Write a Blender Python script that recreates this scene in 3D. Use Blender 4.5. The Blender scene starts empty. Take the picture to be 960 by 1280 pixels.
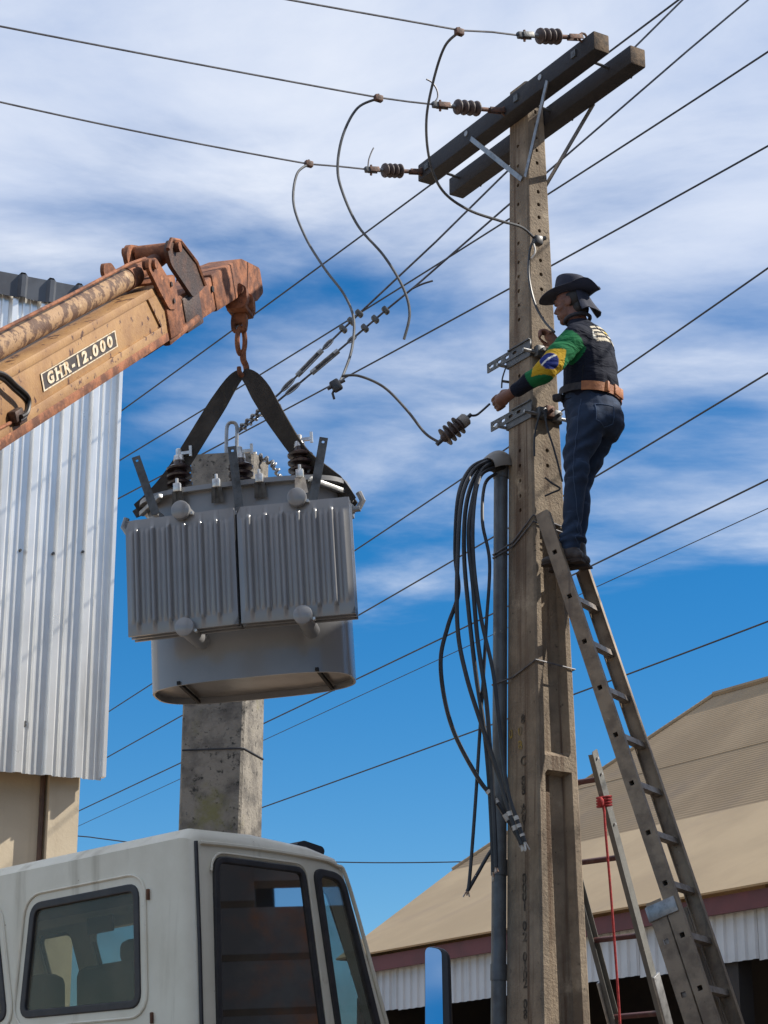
import bpy, bmesh, math, random
from mathutils import Vector, Matrix, noise
random.seed(7)
SC = bpy.context.scene
COL = SC.collection
V = Vector
R = math.radians

# ------------------------------------------------------------------ camera
FPX, PITCH, CAMZ = 2650.0, R(18.5), 1.45
CAM = V((0, 0, CAMZ))
cam = bpy.data.cameras.new('camera')
cam.sensor_fit = 'VERTICAL'; cam.sensor_height = 36.0; cam.sensor_width = 36.0
cam.lens = FPX / 1280.0 * 36.0
cam.clip_start = 0.1; cam.clip_end = 5000
camo = bpy.data.objects.new('camera', cam); COL.objects.link(camo)
camo.location = CAM; camo.rotation_euler = (R(90) + PITCH, 0, 0)
SC.camera = camo

# ------------------------------------------------------------------ sun + sky
SUN_AZ = V((0.999, 0.04)).normalized()      # horizontal direction towards the sun
SUN_EL = R(41)
SUN = V((SUN_AZ.x * math.cos(SUN_EL), SUN_AZ.y * math.cos(SUN_EL), math.sin(SUN_EL)))
sl = bpy.data.lights.new('sun', 'SUN'); sl.energy = 4.8; sl.angle = R(0.55); sl.color = (1.0, 0.93, 0.82)
so = bpy.data.objects.new('sun', sl); COL.objects.link(so)
so.rotation_euler = (-SUN).to_track_quat('-Z', 'Y').to_euler(); so.location = (30, 5, 40)

W = bpy.data.worlds.new('World'); SC.world = W; W.use_nodes = True
nt = W.node_tree; nt.nodes.clear()
def wn(t, **k):
    n = nt.nodes.new(t)
    for a, b in k.items(): setattr(n, a, b)
    return n
def wl(a, b): nt.links.new(a, b)
def wmath(op, a, b=None, c=None, clamp=False):
    n = wn('ShaderNodeMath', operation=op); n.use_clamp = clamp
    for i, q in enumerate((a, b, c)):
        if q is None: continue
        if isinstance(q, (int, float)): n.inputs[i].default_value = q
        else: wl(q, n.inputs[i])
    return n.outputs[0]
sky = wn('ShaderNodeTexSky', sky_type='NISHITA'); sky.sun_disc = False
sky.sun_elevation = SUN_EL; sky.sun_rotation = math.atan2(SUN_AZ.x, SUN_AZ.y)
sky.air_density = 1.0; sky.dust_density = 0.25; sky.ozone_density = 3.5; sky.altitude = 500
hs = wn('ShaderNodeHueSaturation'); hs.inputs['Saturation'].default_value = 1.42; hs.inputs['Value'].default_value = 0.9
wl(sky.outputs[0], hs.inputs['Color'])
tc = wn('ShaderNodeTexCoord'); sep = wn('ShaderNodeSeparateXYZ'); wl(tc.outputs['Generated'], sep.inputs[0])
zc = wmath('MAXIMUM', sep.outputs[2], 0.04)
qx = wmath('DIVIDE', sep.outputs[0], zc); qy = wmath('DIVIDE', sep.outputs[1], zc)
comb = wn('ShaderNodeCombineXYZ'); wl(qx, comb.inputs[0]); wl(qy, comb.inputs[1])
mp = wn('ShaderNodeMapping'); wl(comb.outputs[0], mp.inputs[0])
mp.inputs['Rotation'].default_value = (0, 0, R(24)); mp.inputs['Scale'].default_value = (0.85, 1.05, 1.0); mp.inputs['Location'].default_value = (7.7, 4.1, 0)
n1 = wn('ShaderNodeTexNoise'); n1.inputs['Scale'].default_value = 0.75; n1.inputs['Detail'].default_value = 9; n1.inputs['Roughness'].default_value = 0.55; n1.inputs['Distortion'].default_value = 0.35
wl(mp.outputs[0], n1.inputs[0])
n2 = wn('ShaderNodeTexNoise'); n2.inputs['Scale'].default_value = 2.3; n2.inputs['Detail'].default_value = 9; n2.inputs['Roughness'].default_value = 0.58; n2.inputs['Distortion'].default_value = 0.3
wl(mp.outputs[0], n2.inputs[0])
# a broken cloud deck overhead whose far edge lies some way out; clear sky from there down to the horizon
q2 = wmath('SQRT', wmath('ADD', wmath('MULTIPLY', qx, qx), wmath('MULTIPLY', qy, qy)))
edge = wmath('SUBTRACT', 2.52, q2)
cov = wmath('ADD', wmath('MULTIPLY', edge, 1.1), wmath('MULTIPLY', wmath('SUBTRACT', n1.outputs[0], 0.5), 4.2))
cov = wmath('ADD', cov, wmath('MULTIPLY', wmath('SUBTRACT', n2.outputs[0], 0.5), 1.5))
mr = wn('ShaderNodeMapRange', interpolation_type='SMOOTHSTEP'); wl(cov, mr.inputs[0])
mr.inputs[1].default_value = -0.6; mr.inputs[2].default_value = 0.6; mr.inputs[3].default_value = 0.0; mr.inputs[4].default_value = 0.9
ccr = wn('ShaderNodeValToRGB'); wl(n2.outputs[0], ccr.inputs[0])
ccr.color_ramp.elements[0].position = 0.3; ccr.color_ramp.elements[0].color = (3.5, 4.3, 6.0, 1)
ccr.color_ramp.elements[1].position = 0.7; ccr.color_ramp.elements[1].color = (6.7, 7.0, 7.6, 1)
mx = wn('ShaderNodeMixRGB'); wl(mr.outputs[0], mx.inputs[0]); wl(hs.outputs[0], mx.inputs[1]); wl(ccr.outputs[0], mx.inputs[2])
bg = wn('ShaderNodeBackground'); bg.inputs[1].default_value = 0.1; wl(mx.outputs[0], bg.inputs[0])
wo = wn('ShaderNodeOutputWorld'); wl(bg.outputs[0], wo.inputs[0])
SC.view_settings.view_transform = 'Standard'; SC.view_settings.look = 'None'
SC.view_settings.exposure = 0.5; SC.view_settings.gamma = 1.0; SC.view_settings.use_curve_mapping = False

# ------------------------------------------------------------------ layout helpers
_R = V((1, 0, 0)); _U = V((0, -math.sin(PITCH), math.cos(PITCH))); _F = V((0, math.cos(PITCH), math.sin(PITCH)))
def ray(x, y): return _R * ((x - 480) / FPX) + _U * ((640 - y) / FPX) + _F
def P(x, y, Y): d = ray(x, y); return CAM + d * (Y / d.y)
def PZ(x, y, z): d = ray(x, y); return CAM + d * ((z - CAMZ) / d.z)
def PLN(x, y, o, n): d = ray(x, y); return CAM + d * ((o - CAM).dot(n) / d.dot(n))
def lerp(a, b, t): return a + (b - a) * t
def smooth(pts, n=6):
    out = []
    for i in range(len(pts) - 1):
        p0 = pts[max(i - 1, 0)]; p1 = pts[i]; p2 = pts[i + 1]; p3 = pts[min(i + 2, len(pts) - 1)]
        for k in range(n):
            t = k / n
            out.append(0.5 * ((2 * p1) + (p2 - p0) * t + (2 * p0 - 5 * p1 + 4 * p2 - p3) * t * t + (3 * p1 - p0 - 3 * p2 + p3) * t ** 3))
    out.append(pts[-1].copy()); return out
def frame(o, x, z):
    z = z.normalized(); x = (x - z * x.dot(z)).normalized(); y = z.cross(x)
    return Matrix(((x.x, y.x, z.x, o.x), (x.y, y.y, z.y, o.y), (x.z, y.z, z.z, o.z), (0, 0, 0, 1)))
def fit_arc(pts, n=16):
    """smooth sagging line through pixels: least-squares parabola y(x)"""
    xs = [a for a, b in pts]; x0 = sum(xs) / len(xs); sc = 300.0
    S = [[0.0] * 4 for _ in range(3)]
    for x, y in pts:
        u = (x - x0) / sc; r = (1, u, u * u)
        for i in range(3):
            for j in range(3): S[i][j] += r[i] * r[j]
            S[i][3] += r[i] * y
    for i in range(3):
        pv = S[i][i]; S[i] = [q / pv for q in S[i]]
        for j in range(3):
            if j != i: f_ = S[j][i]; S[j] = [a - f_ * b for a, b in zip(S[j], S[i])]
    a, b, c = S[0][3], S[1][3], S[2][3]
    out = []
    for k in range(n + 1):
        x = xs[0] + (xs[-1] - xs[0]) * k / n; u = (x - x0) / sc; out.append((x, a + b * u + c * u * u))
    return out
def along(p0, p1, up=V((0, 0, 1))):
    """frame at p0, x axis towards p1, z as close to up as possible"""
    x = (p1 - p0).normalized()
    if abs(x.dot(up)) > 0.999: up = V((0, 1, 0))
    z = (up - x * up.dot(x)).normalized()
    return frame(p0, x, z)

# ------------------------------------------------------------------ mesh builder
class MB:
    def __init__(s): s.v = []; s.f = []; s.m = []
    def add(s, vs, fs, mi=0):
        o = len(s.v); s.v += [V(q) for q in vs]
        s.f += [tuple(o + i for i in f) for f in fs]; s.m += [mi] * len(fs); return s
    def box(s, c, d, M=None, mi=0):
        x, y, z = d[0] / 2, d[1] / 2, d[2] / 2; c = V(c)
        vs = [c + V((i * x, j * y, k * z)) for k in (-1, 1) for j in (-1, 1) for i in (-1, 1)]
        if M is not None: vs = [M @ q for q in vs]
        return s.add(vs, [(0, 2, 3, 1), (4, 5, 7, 6), (0, 1, 5, 4), (2, 6, 7, 3), (0, 4, 6, 2), (1, 3, 7, 5)], mi)
    def bbox(s, c, d, b=0.005, M=None, mi=0):
        """box with chamfered edges"""
        bm = bmesh.new(); bmesh.ops.create_cube(bm, size=1)
        for q in bm.verts: q.co = V((q.co.x * d[0], q.co.y * d[1], q.co.z * d[2])) + V(c)
        bmesh.ops.bevel(bm, geom=bm.edges[:], offset=b, segments=2, affect='EDGES', profile=0.5)
        s.bm(bm, M, mi); bm.free(); return s
    def bm(s, bm, M=None, mi=0):
        bm.verts.index_update()
        s.add([(M @ q.co if M is not None else q.co.copy()) for q in bm.verts], [tuple(x.index for x in f.verts) for f in bm.faces], mi); return s
    def bar(s, p0, p1, w, h, up=V((0, 0, 1)), b=None, mi=0):
        L = (p1 - p0).length; M = along(p0, p1, up)
        if b: return s.bbox((L / 2, 0, 0), (L, w, h), b, M, mi)
        return s.box((L / 2, 0, 0), (L, w, h), M, mi)
    def tube(s, pts, r, seg=8, cap=True, mi=0):
        n = len(pts); rings = []
        rs = r if isinstance(r, (list, tuple)) else [r] * n
        t = (pts[1] - pts[0]).normalized()
        nrm = t.orthogonal().normalized()
        vs = []
        for i, q in enumerate(pts):
            tt = (pts[min(i + 1, n - 1)] - pts[max(i - 1, 0)])
            tt = tt.normalized() if tt.length > 1e-9 else t
            ax = t.cross(tt)
            if ax.length > 1e-7: nrm = Matrix.Rotation(t.angle(tt), 3, ax.normalized()) @ nrm
            nrm = (nrm - tt * nrm.dot(tt)).normalized(); t = tt; bn = tt.cross(nrm)
            for k in range(seg):
                a = 2 * math.pi * k / seg
                vs.append(q + (nrm * math.cos(a) + bn * math.sin(a)) * rs[i])
        fs = [(i * seg + k, i * seg + (k + 1) % seg, (i + 1) * seg + (k + 1) % seg, (i + 1) * seg + k) for i in range(n - 1) for k in range(seg)]
        if cap: fs += [tuple(range(seg - 1, -1, -1)), tuple((n - 1) * seg + k for k in range(seg))]
        return s.add(vs, fs, mi)
    def cyl(s, p0, p1, r, seg=12, r1=None, mi=0): return s.tube([p0, p1], [r, r if r1 is None else r1], seg, True, mi)
    def lathe(s, prof, M, seg=16, mi=0):
        """prof: (radius, z) list, turned about local z"""
        vs = []; fs = []
        for r, z in prof:
            for k in range(seg):
                a = 2 * math.pi * k / seg; vs.append(M @ V((r * math.cos(a), r * math.sin(a), z)))
        for i in range(len(prof) - 1):
            for k in range(seg): fs.append((i * seg + k, i * seg + (k + 1) % seg, (i + 1) * seg + (k + 1) % seg, (i + 1) * seg + k))
        fs += [tuple(range(seg - 1, -1, -1)), tuple((len(prof) - 1) * seg + k for k in range(seg))]
        return s.add(vs, fs, mi)
    def loft(s, rings, cap=True, mi=0):
        n = len(rings[0]); vs = [q for r in rings for q in r]
        fs = [(i * n + k, i * n + (k + 1) % n, (i + 1) * n + (k + 1) % n, (i + 1) * n + k) for i in range(len(rings) - 1) for k in range(n)]
        if cap: fs += [tuple(range(n - 1, -1, -1)), tuple((len(rings) - 1) * n + k for k in range(n))]
        return s.add(vs, fs, mi)
    def prism(s, poly, t, M, mi=0):
        """polygon in local xy, thickness t along z (centred)"""
        n = len(poly)
        vs = [M @ V((a, b, -t / 2)) for a, b in poly] + [M @ V((a, b, t / 2)) for a, b in poly]
        fs = [tuple(range(n - 1, -1, -1)), tuple(range(n, 2 * n))] + [(k, (k + 1) % n, n + (k + 1) % n, n + k) for k in range(n)]
        return s.add(vs, fs, mi)
    def ell(s, c, r, M=None, seg=14, rng=9, mi=0):
        vs = []; c = V(c)
        prof = [(math.sin(math.pi * i / rng), -math.cos(math.pi * i / rng)) for i in range(1, rng)]
        pts = []
        for a, z in prof:
            for k in range(seg): t = 2 * math.pi * k / seg; pts.append(V((r[0] * a * math.cos(t), r[1] * a * math.sin(t), r[2] * z)))
        pts += [V((0, 0, -r[2])), V((0, 0, r[2]))]
        M3 = M or Matrix.Identity(3)
        vs = [c + M3 @ q for q in pts]; n = len(prof)
        fs = [(i * seg + k, i * seg + (k + 1) % seg, (i + 1) * seg + (k + 1) % seg, (i + 1) * seg + k) for i in range(n - 1) for k in range(seg)]
        b = n * seg
        fs += [(b, (k + 1) % seg, k) for k in range(seg)] + [(b + 1, (n - 1) * seg + k, (n - 1) * seg + (k + 1) % seg) for k in range(seg)]
        return s.add(vs, fs, mi)
    def mesh(s, name, Minv=None, smooth=None):
        me = bpy.data.meshes.new(name)
        me.from_pydata([tuple(Minv @ q) if Minv is not None else tuple(q) for q in s.v], [], s.f)
        for p, m in zip(me.polygons, s.m): p.material_index = m
        if smooth:
            for p in me.polygons: p.use_smooth = True
            me.set_sharp_from_angle(angle=R(smooth))
        me.validate(); me.update()
        return me
    def build(s, name, mats, parent=None, smooth=35):
        Minv = None
        if parent is not None: Minv = ROOTM[parent.name].inverted()
        me = s.mesh(name, Minv, smooth)
        for m in (mats if isinstance(mats, (list, tuple)) else [mats]): me.materials.append(m)
        return link(name, me, parent)
ROOTM = {}
def link(name, me, parent=None):
    o = bpy.data.objects.new(name, me); COL.objects.link(o)
    if parent is not None: o.parent = parent; ROOTM[o.name] = ROOTM[parent.name]
    else: ROOTM[o.name] = Matrix.Identity(4)
    return o
def tag(o, label, cat, group=None):
    o['label'] = label; o['category'] = cat
    if group: o['group'] = group
    return o
def thing(name, label, cat, M=None, group=None):
    o = bpy.data.objects.new(name, None); COL.objects.link(o); o.empty_display_size = 0.2
    if M is None: M = Matrix.Identity(4)
    elif isinstance(M, Vector): M = Matrix.Translation(M)
    o.matrix_world = M; ROOTM[o.name] = M.copy()
    return tag(o, label, cat, group)
def struct(o): o['kind'] = 'structure'; return o
TS = bpy.data.scenes.new('workbench')            # scratch scene for evaluating modifiers, removed at the end
TCOL = TS.collection
def evaluated(ob, name):
    with bpy.context.temp_override(scene=TS, view_layer=TS.view_layers[0]): dg = bpy.context.evaluated_depsgraph_get()
    me = bpy.data.meshes.new_from_object(ob.evaluated_get(dg)); me.name = name; return me
def remesh(mb, vox, smooth_it=2, name='m'):
    me = mb.mesh(name); o = bpy.data.objects.new('tmp', me); TCOL.objects.link(o)
    m = o.modifiers.new('r', 'REMESH'); m.mode = 'VOXEL'; m.voxel_size = vox
    if smooth_it:
        k = o.modifiers.new('s', 'SMOOTH'); k.factor = 0.5; k.iterations = smooth_it
    r = evaluated(o, name); bpy.data.objects.remove(o)
    for p in r.polygons: p.use_smooth = True
    return r
def boolean(base, cutters, name='m'):
    o = bpy.data.objects.new('tmp', base); TCOL.objects.link(o); tmp = []
    for c in cutters:
        q = bpy.data.objects.new('tmpc', c); TCOL.objects.link(q); tmp.append(q)
        m = o.modifiers.new('b', 'BOOLEAN'); m.object = q; m.operation = 'DIFFERENCE'; m.solver = 'EXACT'
    r = evaluated(o, name)
    for q in tmp + [o]: bpy.data.objects.remove(q)
    return r
def put(name, me, mats, parent, M=None, smooth=30, xf=True):
    """mesh given in world (or, with M, local) coordinates"""
    if M is not None: me.transform(M)
    if parent is not None: me.transform(ROOTM[parent.name].inverted())
    me.materials.clear()
    for m in (mats if isinstance(mats, (list, tuple)) else [mats]): me.materials.append(m)
    if smooth:
        for p in me.polygons: p.use_smooth = True
        me.set_sharp_from_angle(angle=R(smooth))
    return link(name, me, parent)
def rr(pts, rad, seg=5):
    """polygon with rounded corners"""
    out = []; n = len(pts)
    for i in range(n):
        p = V(pts[i]).to_2d(); a = V(pts[i - 1]).to_2d(); b = V(pts[(i + 1) % n]).to_2d()
        r = rad[i] if isinstance(rad, (list, tuple)) else rad
        da = (a - p).normalized(); db = (b - p).normalized()
        p0 = p + da * r; p1 = p + db * r
        for k in range(seg + 1):
            t = k / seg; out.append(tuple(p0 * (1 - t) ** 2 + p * 2 * t * (1 - t) + p1 * t * t))
    return out
def plate(outer, holes, t, bevel=0.0):
    """flat plate with holes, local xy, thickness along z: returns a mesh"""
    cu = bpy.data.curves.new('tmp', 'CURVE'); cu.dimensions = '2D'; cu.fill_mode = 'BOTH'; cu.extrude = max(t / 2 - bevel, 0.0005); cu.bevel_depth = bevel; cu.bevel_resolution = 1; cu.offset = -bevel
    for poly in [outer] + list(holes):
        sp = cu.splines.new('POLY'); sp.points.add(len(poly) - 1); sp.use_cyclic_u = True
        for i, q in enumerate(poly): sp.points[i].co = (q[0], q[1], 0, 1)
    o = bpy.data.objects.new('tmp', cu); TCOL.objects.link(o); me = evaluated(o, 'plate'); bpy.data.objects.remove(o); return me
def textmesh(s, size, ext=0.002, offset=0.0, align='CENTER'):
    cu = bpy.data.curves.new('tmp', 'FONT'); cu.body = s; cu.size = size; cu.extrude = ext; cu.offset = offset; cu.align_x = align; cu.align_y = 'CENTER'; cu.resolution_u = 4
    o = bpy.data.objects.new('tmp', cu); TCOL.objects.link(o); me = evaluated(o, 'text'); bpy.data.objects.remove(o); return me

# ------------------------------------------------------------------ materials
def mat(name, col, rough=0.6, metal=0.0, col2=None, scale=6.0, mix=(0.4, 0.65), spots=None, streak=None, bump=0.0, bscale=60, coat=0.0, spec=0.5, rvar=0.0, mscale=None):
    """procedural surface: base colour, a second tone by noise, optional (colour, scale, threshold) spots, vertical streaks, bump"""
    m = bpy.data.materials.new(name); m.use_nodes = True; t = m.node_tree; b = t.nodes['Principled BSDF']
    b.inputs['Roughness'].default_value = rough; b.inputs['Metallic'].default_value = metal
    b.inputs['Specular IOR Level'].default_value = spec
    if coat: b.inputs['Coat Weight'].default_value = coat; b.inputs['Coat Roughness'].default_value = 0.12
    L = t.links.new
    tc = t.nodes.new('ShaderNodeTexCoord'); src = tc.outputs['Object']
    if mscale:
        mpn = t.nodes.new('ShaderNodeMapping'); mpn.inputs['Scale'].default_value = mscale; L(src, mpn.inputs[0]); src = mpn.outputs[0]
    def nz(sc, det=6, ro=0.6, s=None, dist=0.0):
        n = t.nodes.new('ShaderNodeTexNoise'); n.inputs['Scale'].default_value = sc; n.inputs['Detail'].default_value = det; n.inputs['Roughness'].default_value = ro; n.inputs['Distortion'].default_value = dist
        L(s or src, n.inputs[0]); return n.outputs[0]
    def ramp(v, a, bb):
        n = t.nodes.new('ShaderNodeMapRange'); n.interpolation_type = 'SMOOTHSTEP'; n.inputs[1].default_value = a; n.inputs[2].default_value = bb; L(v, n.inputs[0]); return n.outputs[0]
    def mixc(fac, a, c):
        n = t.nodes.new('ShaderNodeMixRGB'); L(fac, n.inputs[0])
        if isinstance(a, tuple): n.inputs[1].default_value = (*a, 1)
        else: L(a, n.inputs[1])
        n.inputs[2].default_value = (*c, 1); return n.outputs[0]
    cur = tuple(col); h = None
    if col2 is not None:
        f = ramp(nz(scale, 8, 0.62), *mix); cur = mixc(f, cur, col2); h = f
    if streak is not None:
        sc_, c_, a_, b_ = streak
        mpn = t.nodes.new('ShaderNodeMapping'); mpn.inputs['Scale'].default_value = sc_; L(tc.outputs['Object'], mpn.inputs[0])
        cur = mixc(ramp(nz(1.0, 7, 0.6, mpn.outputs[0], 0.3), a_, b_), cur, c_)
    for sp in (spots or []):
        c_, sc_, a_, b_ = sp
        cur = mixc(ramp(nz(sc_, 9, 0.68), a_, b_), cur, c_)
    if isinstance(cur, tuple): b.inputs['Base Color'].default_value = (*cur, 1)
    else: L(cur, b.inputs['Base Color'])
    if rvar:
        n = t.nodes.new('ShaderNodeMapRange'); n.inputs[3].default_value = rough - rvar; n.inputs[4].default_value = rough + rvar; L(nz(scale * 2.3, 6), n.inputs[0]); L(n.outputs[0], b.inputs['Roughness'])
    if bump:
        bn = t.nodes.new('ShaderNodeBump'); bn.inputs['Strength'].default_value = bump; bn.inputs['Distance'].default_value = 0.01
        L(nz(bscale, 8, 0.65), bn.inputs['Height']); L(bn.outputs[0], b.inputs['Normal'])
    return m
M = {}
M['concrete'] = mat('pole concrete', (0.30, 0.24, 0.175), 0.9, 0, (0.16, 0.125, 0.092), 3.5, (0.32, 0.68), [((0.055, 0.045, 0.036), 26, 0.62, 0.70), ((0.42, 0.35, 0.26), 3.2, 0.58, 0.75), ((0.10, 0.075, 0.055), 1.1, 0.52, 0.75)], ((16, 16, 0.45), (0.10, 0.062, 0.04), 0.50, 0.68), 0.8, 60)
M['rust_stain'] = mat('stained concrete', (0.26, 0.19, 0.135), 0.9, 0, (0.15, 0.10, 0.07), 4, (0.35, 0.65), [((0.06, 0.045, 0.035), 34, 0.66, 0.73)], ((16, 16, 0.5), (0.11, 0.06, 0.035), 0.5, 0.68), 0.5, 60)
M['stub'] = mat('old grey concrete', (0.26, 0.24, 0.21), 0.95, 0, (0.13, 0.12, 0.11), 7, (0.38, 0.66), [((0.045, 0.045, 0.042), 26, 0.55, 0.66), ((0.20, 0.19, 0.09), 2.2, 0.56, 0.72)], None, 0.9, 45)
M['steel_dark'] = mat('weathered galvanised steel', (0.11, 0.115, 0.12), 0.5, 0.5, (0.05, 0.05, 0.05), 14, (0.4, 0.7), None, None, 0.2, 60)
M['galv'] = mat('galvanised steel', (0.34, 0.345, 0.35), 0.42, 0.7, (0.2, 0.2, 0.2), 18, (0.4, 0.7), None, None, 0.15, 80)
M['wood_dark'] = mat('dark treated timber', (0.022, 0.023, 0.030), 0.75, 0, (0.018, 0.018, 0.022), 8, (0.4, 0.7), None, ((2, 2, 2), (0.07, 0.065, 0.06), 0.6, 0.75), 0.4, 60)
M['wood_end'] = mat('timber end grain', (0.16, 0.11, 0.07), 0.9, 0, (0.06, 0.045, 0.035), 20, (0.35, 0.65), None, None, 0.5, 60)
M['porcelain'] = mat('brown polymer sheds', (0.045, 0.03, 0.03), 0.28, 0, (0.03, 0.02, 0.022), 30, (0.4, 0.6), None, None, 0, 60)
M['dull_polymer'] = mat('dusty grey brown polymer', (0.085, 0.06, 0.055), 0.6, 0, (0.05, 0.035, 0.035), 30, (0.4, 0.6), None, None, 0, 60)
M['rust_fit'] = mat('rusty fitting', (0.16, 0.085, 0.06), 0.7, 0.3, (0.07, 0.05, 0.045), 30, (0.4, 0.62), None, None, 0.3, 80)
M['wire'] = mat('weathered aluminium conductor', (0.13, 0.13, 0.14), 0.5, 0.5, (0.07, 0.07, 0.08), 10, (0.4, 0.6))
M['cable_far'] = mat('dark overhead cable', (0.022, 0.028, 0.04), 0.6, 0.1, (0.035, 0.04, 0.05), 4, (0.4, 0.6))
M['jumper'] = mat('grey insulated jumper', (0.10, 0.105, 0.11), 0.45, 0.1, (0.06, 0.062, 0.068), 14, (0.4, 0.6))
M['rubber'] = mat('black cable sheath', (0.018, 0.02, 0.026), 0.42, 0, (0.03, 0.032, 0.038), 9, (0.4, 0.6))
M['tape'] = mat('white marking tape', (0.62, 0.60, 0.57), 0.6, 0, (0.4, 0.38, 0.36), 30, (0.45, 0.65))
M['copper'] = mat('bared copper strands', (0.35, 0.20, 0.13), 0.45, 0.7, (0.5, 0.45, 0.4), 40, (0.4, 0.6))
M['conduit'] = mat('grey steel conduit', (0.13, 0.145, 0.16), 0.5, 0.35, (0.09, 0.095, 0.10), 6, (0.4, 0.65), [((0.3, 0.29, 0.27), 5, 0.66, 0.7)], None, 0.2, 50)
M['pvc'] = mat('grey weatherhead', (0.24, 0.22, 0.20), 0.55, 0, (0.15, 0.135, 0.12), 8, (0.4, 0.65), None, None, 0.15, 50)
M['grey_paint'] = mat('grey transformer paint', (0.235, 0.237, 0.245), 0.33, 0.0, (0.215, 0.217, 0.225), 3, (0.4, 0.65), None, None, 0.03, 140, coat=0.5, rvar=0.05)
M['bottom_reflect'] = mat('tank bottom grey with painted reflection', (0.22, 0.20, 0.19), 0.28, 0.0, (0.12, 0.11, 0.105), 3, (0.4, 0.65), None, None, 0.05, 100, coat=0.2)  # brownish reflection from below is put into this grey
M['black'] = mat('black gap', (0.01, 0.01, 0.012), 0.8)
M['bright_zinc'] = mat('bright zinc plate', (0.72, 0.72, 0.70), 0.35, 0.6, (0.5, 0.5, 0.5), 25, (0.4, 0.6))
M['strap'] = mat('dark webbing strap', (0.055, 0.047, 0.04), 0.95, 0, (0.032, 0.028, 0.025), 7, (0.38, 0.62), [((0.12, 0.10, 0.055), 4, 0.62, 0.74)], None, 0.5, 220)
M['boom_paint'] = mat('chipped tan boom paint', (0.37, 0.215, 0.09), 0.55, 0, (0.25, 0.13, 0.055), 4, (0.35, 0.7), [((0.075, 0.03, 0.018), 13, 0.585, 0.615), ((0.46, 0.30, 0.15), 3, 0.6, 0.75), ((0.12, 0.05, 0.028), 4.0, 0.67, 0.71)], ((9, 9, 9), (0.17, 0.08, 0.04), 0.66, 0.72), 0.35, 50)
M['boom_rust'] = mat('rusted boom steel', (0.31, 0.12, 0.055), 0.8, 0.1, (0.11, 0.042, 0.024), 9, (0.36, 0.62), [((0.40, 0.17, 0.08), 16, 0.60, 0.68), ((0.028, 0.016, 0.014), 26, 0.62, 0.68)], None, 0.6, 55)
M['boom_dark'] = mat('greasy dark steel', (0.045, 0.028, 0.023), 0.55, 0.2, (0.09, 0.045, 0.03), 10, (0.42, 0.65), None, None, 0.5, 60)
M['ram_paint'] = mat('flaking ram tube paint', (0.33, 0.205, 0.11), 0.7, 0, (0.10, 0.05, 0.03), 14, (0.46, 0.56), [((0.045, 0.022, 0.016), 34, 0.58, 0.64), ((0.45, 0.33, 0.2), 9, 0.62, 0.68)], None, 0.6, 60)
M['plate_black'] = mat('black name plate', (0.045, 0.038, 0.04), 0.6, 0, (0.075, 0.055, 0.04), 16, (0.45, 0.65))
M['plate_white'] = mat('worn white lettering', (0.66, 0.58, 0.45), 0.6, 0, (0.48, 0.34, 0.19), 34, (0.48, 0.62))
M['hose'] = mat('black hydraulic hose', (0.02, 0.018, 0.018), 0.4, 0, (0.05, 0.03, 0.025), 12, (0.45, 0.65))
M['cab_paint'] = mat('old off-white cab paint', (0.70, 0.66, 0.55), 0.42, 0, (0.62, 0.575, 0.465), 2.2, (0.35, 0.68), [((0.36, 0.29, 0.19), 5, 0.62, 0.76), ((0.12, 0.075, 0.045), 24, 0.685, 0.72)], ((7, 7, 0.8), (0.46, 0.415, 0.32), 0.52, 0.74), 0.05, 30, coat=0.15, rvar=0.08)
M['cab_inside'] = mat('dull cab lining', (0.20, 0.185, 0.155), 0.8, 0, (0.15, 0.135, 0.115), 5, (0.4, 0.6))
M['seat'] = mat('dark seat cloth', (0.05, 0.045, 0.04), 0.9, 0, (0.065, 0.057, 0.05), 3, (0.4, 0.6))
M['seal'] = mat('black window rubber', (0.018, 0.018, 0.022), 0.5, 0, (0.03, 0.028, 0.03), 12, (0.4, 0.6), None, None, 0.1, 60)
M['rust'] = mat('rust brown', (0.17, 0.07, 0.035), 0.85, 0.0, (0.10, 0.045, 0.025), 20, (0.4, 0.6), None, None, 0.4, 80)
M['tyre'] = mat('tyre rubber', (0.02, 0.02, 0.021), 0.85, 0, (0.035, 0.033, 0.03), 12, (0.4, 0.6), None, None, 0.3, 60)
M['clad'] = mat('galvalume wall sheet', (0.86, 0.86, 0.84), 0.30, 0.50, (0.76, 0.76, 0.74), 1.6, (0.35, 0.7), [((0.5, 0.5, 0.48), 9, 0.66, 0.76)], ((5, 5, 0.35), (0.60, 0.60, 0.58), 0.55, 0.72), 0.04, 60, rvar=0.06)
M['clad_roof'] = mat('dark roof sheet', (0.10, 0.11, 0.13), 0.5, 0.3, (0.075, 0.08, 0.095), 4, (0.4, 0.6))
M['cream'] = mat('cream rendered wall', (0.62, 0.53, 0.39), 0.9, 0, (0.54, 0.455, 0.33), 1.6, (0.35, 0.7), [((0.24, 0.20, 0.15), 2.2, 0.68, 0.8)], ((3, 3, 0.3), (0.47, 0.385, 0.275), 0.56, 0.75), 0.2, 40)
M['pipe_brown'] = mat('brown downpipe', (0.12, 0.07, 0.05), 0.7, 0, (0.08, 0.05, 0.04), 8, (0.4, 0.6))
M['roof_tan'] = mat('dusty tan roof sheeting', (0.32, 0.225, 0.13), 0.85, 0, (0.26, 0.18, 0.10), 0.5, (0.35, 0.65), None, ((0.15, 0.9, 0.9), (0.24, 0.17, 0.105), 0.5, 0.7), 0.2, 8)
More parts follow.
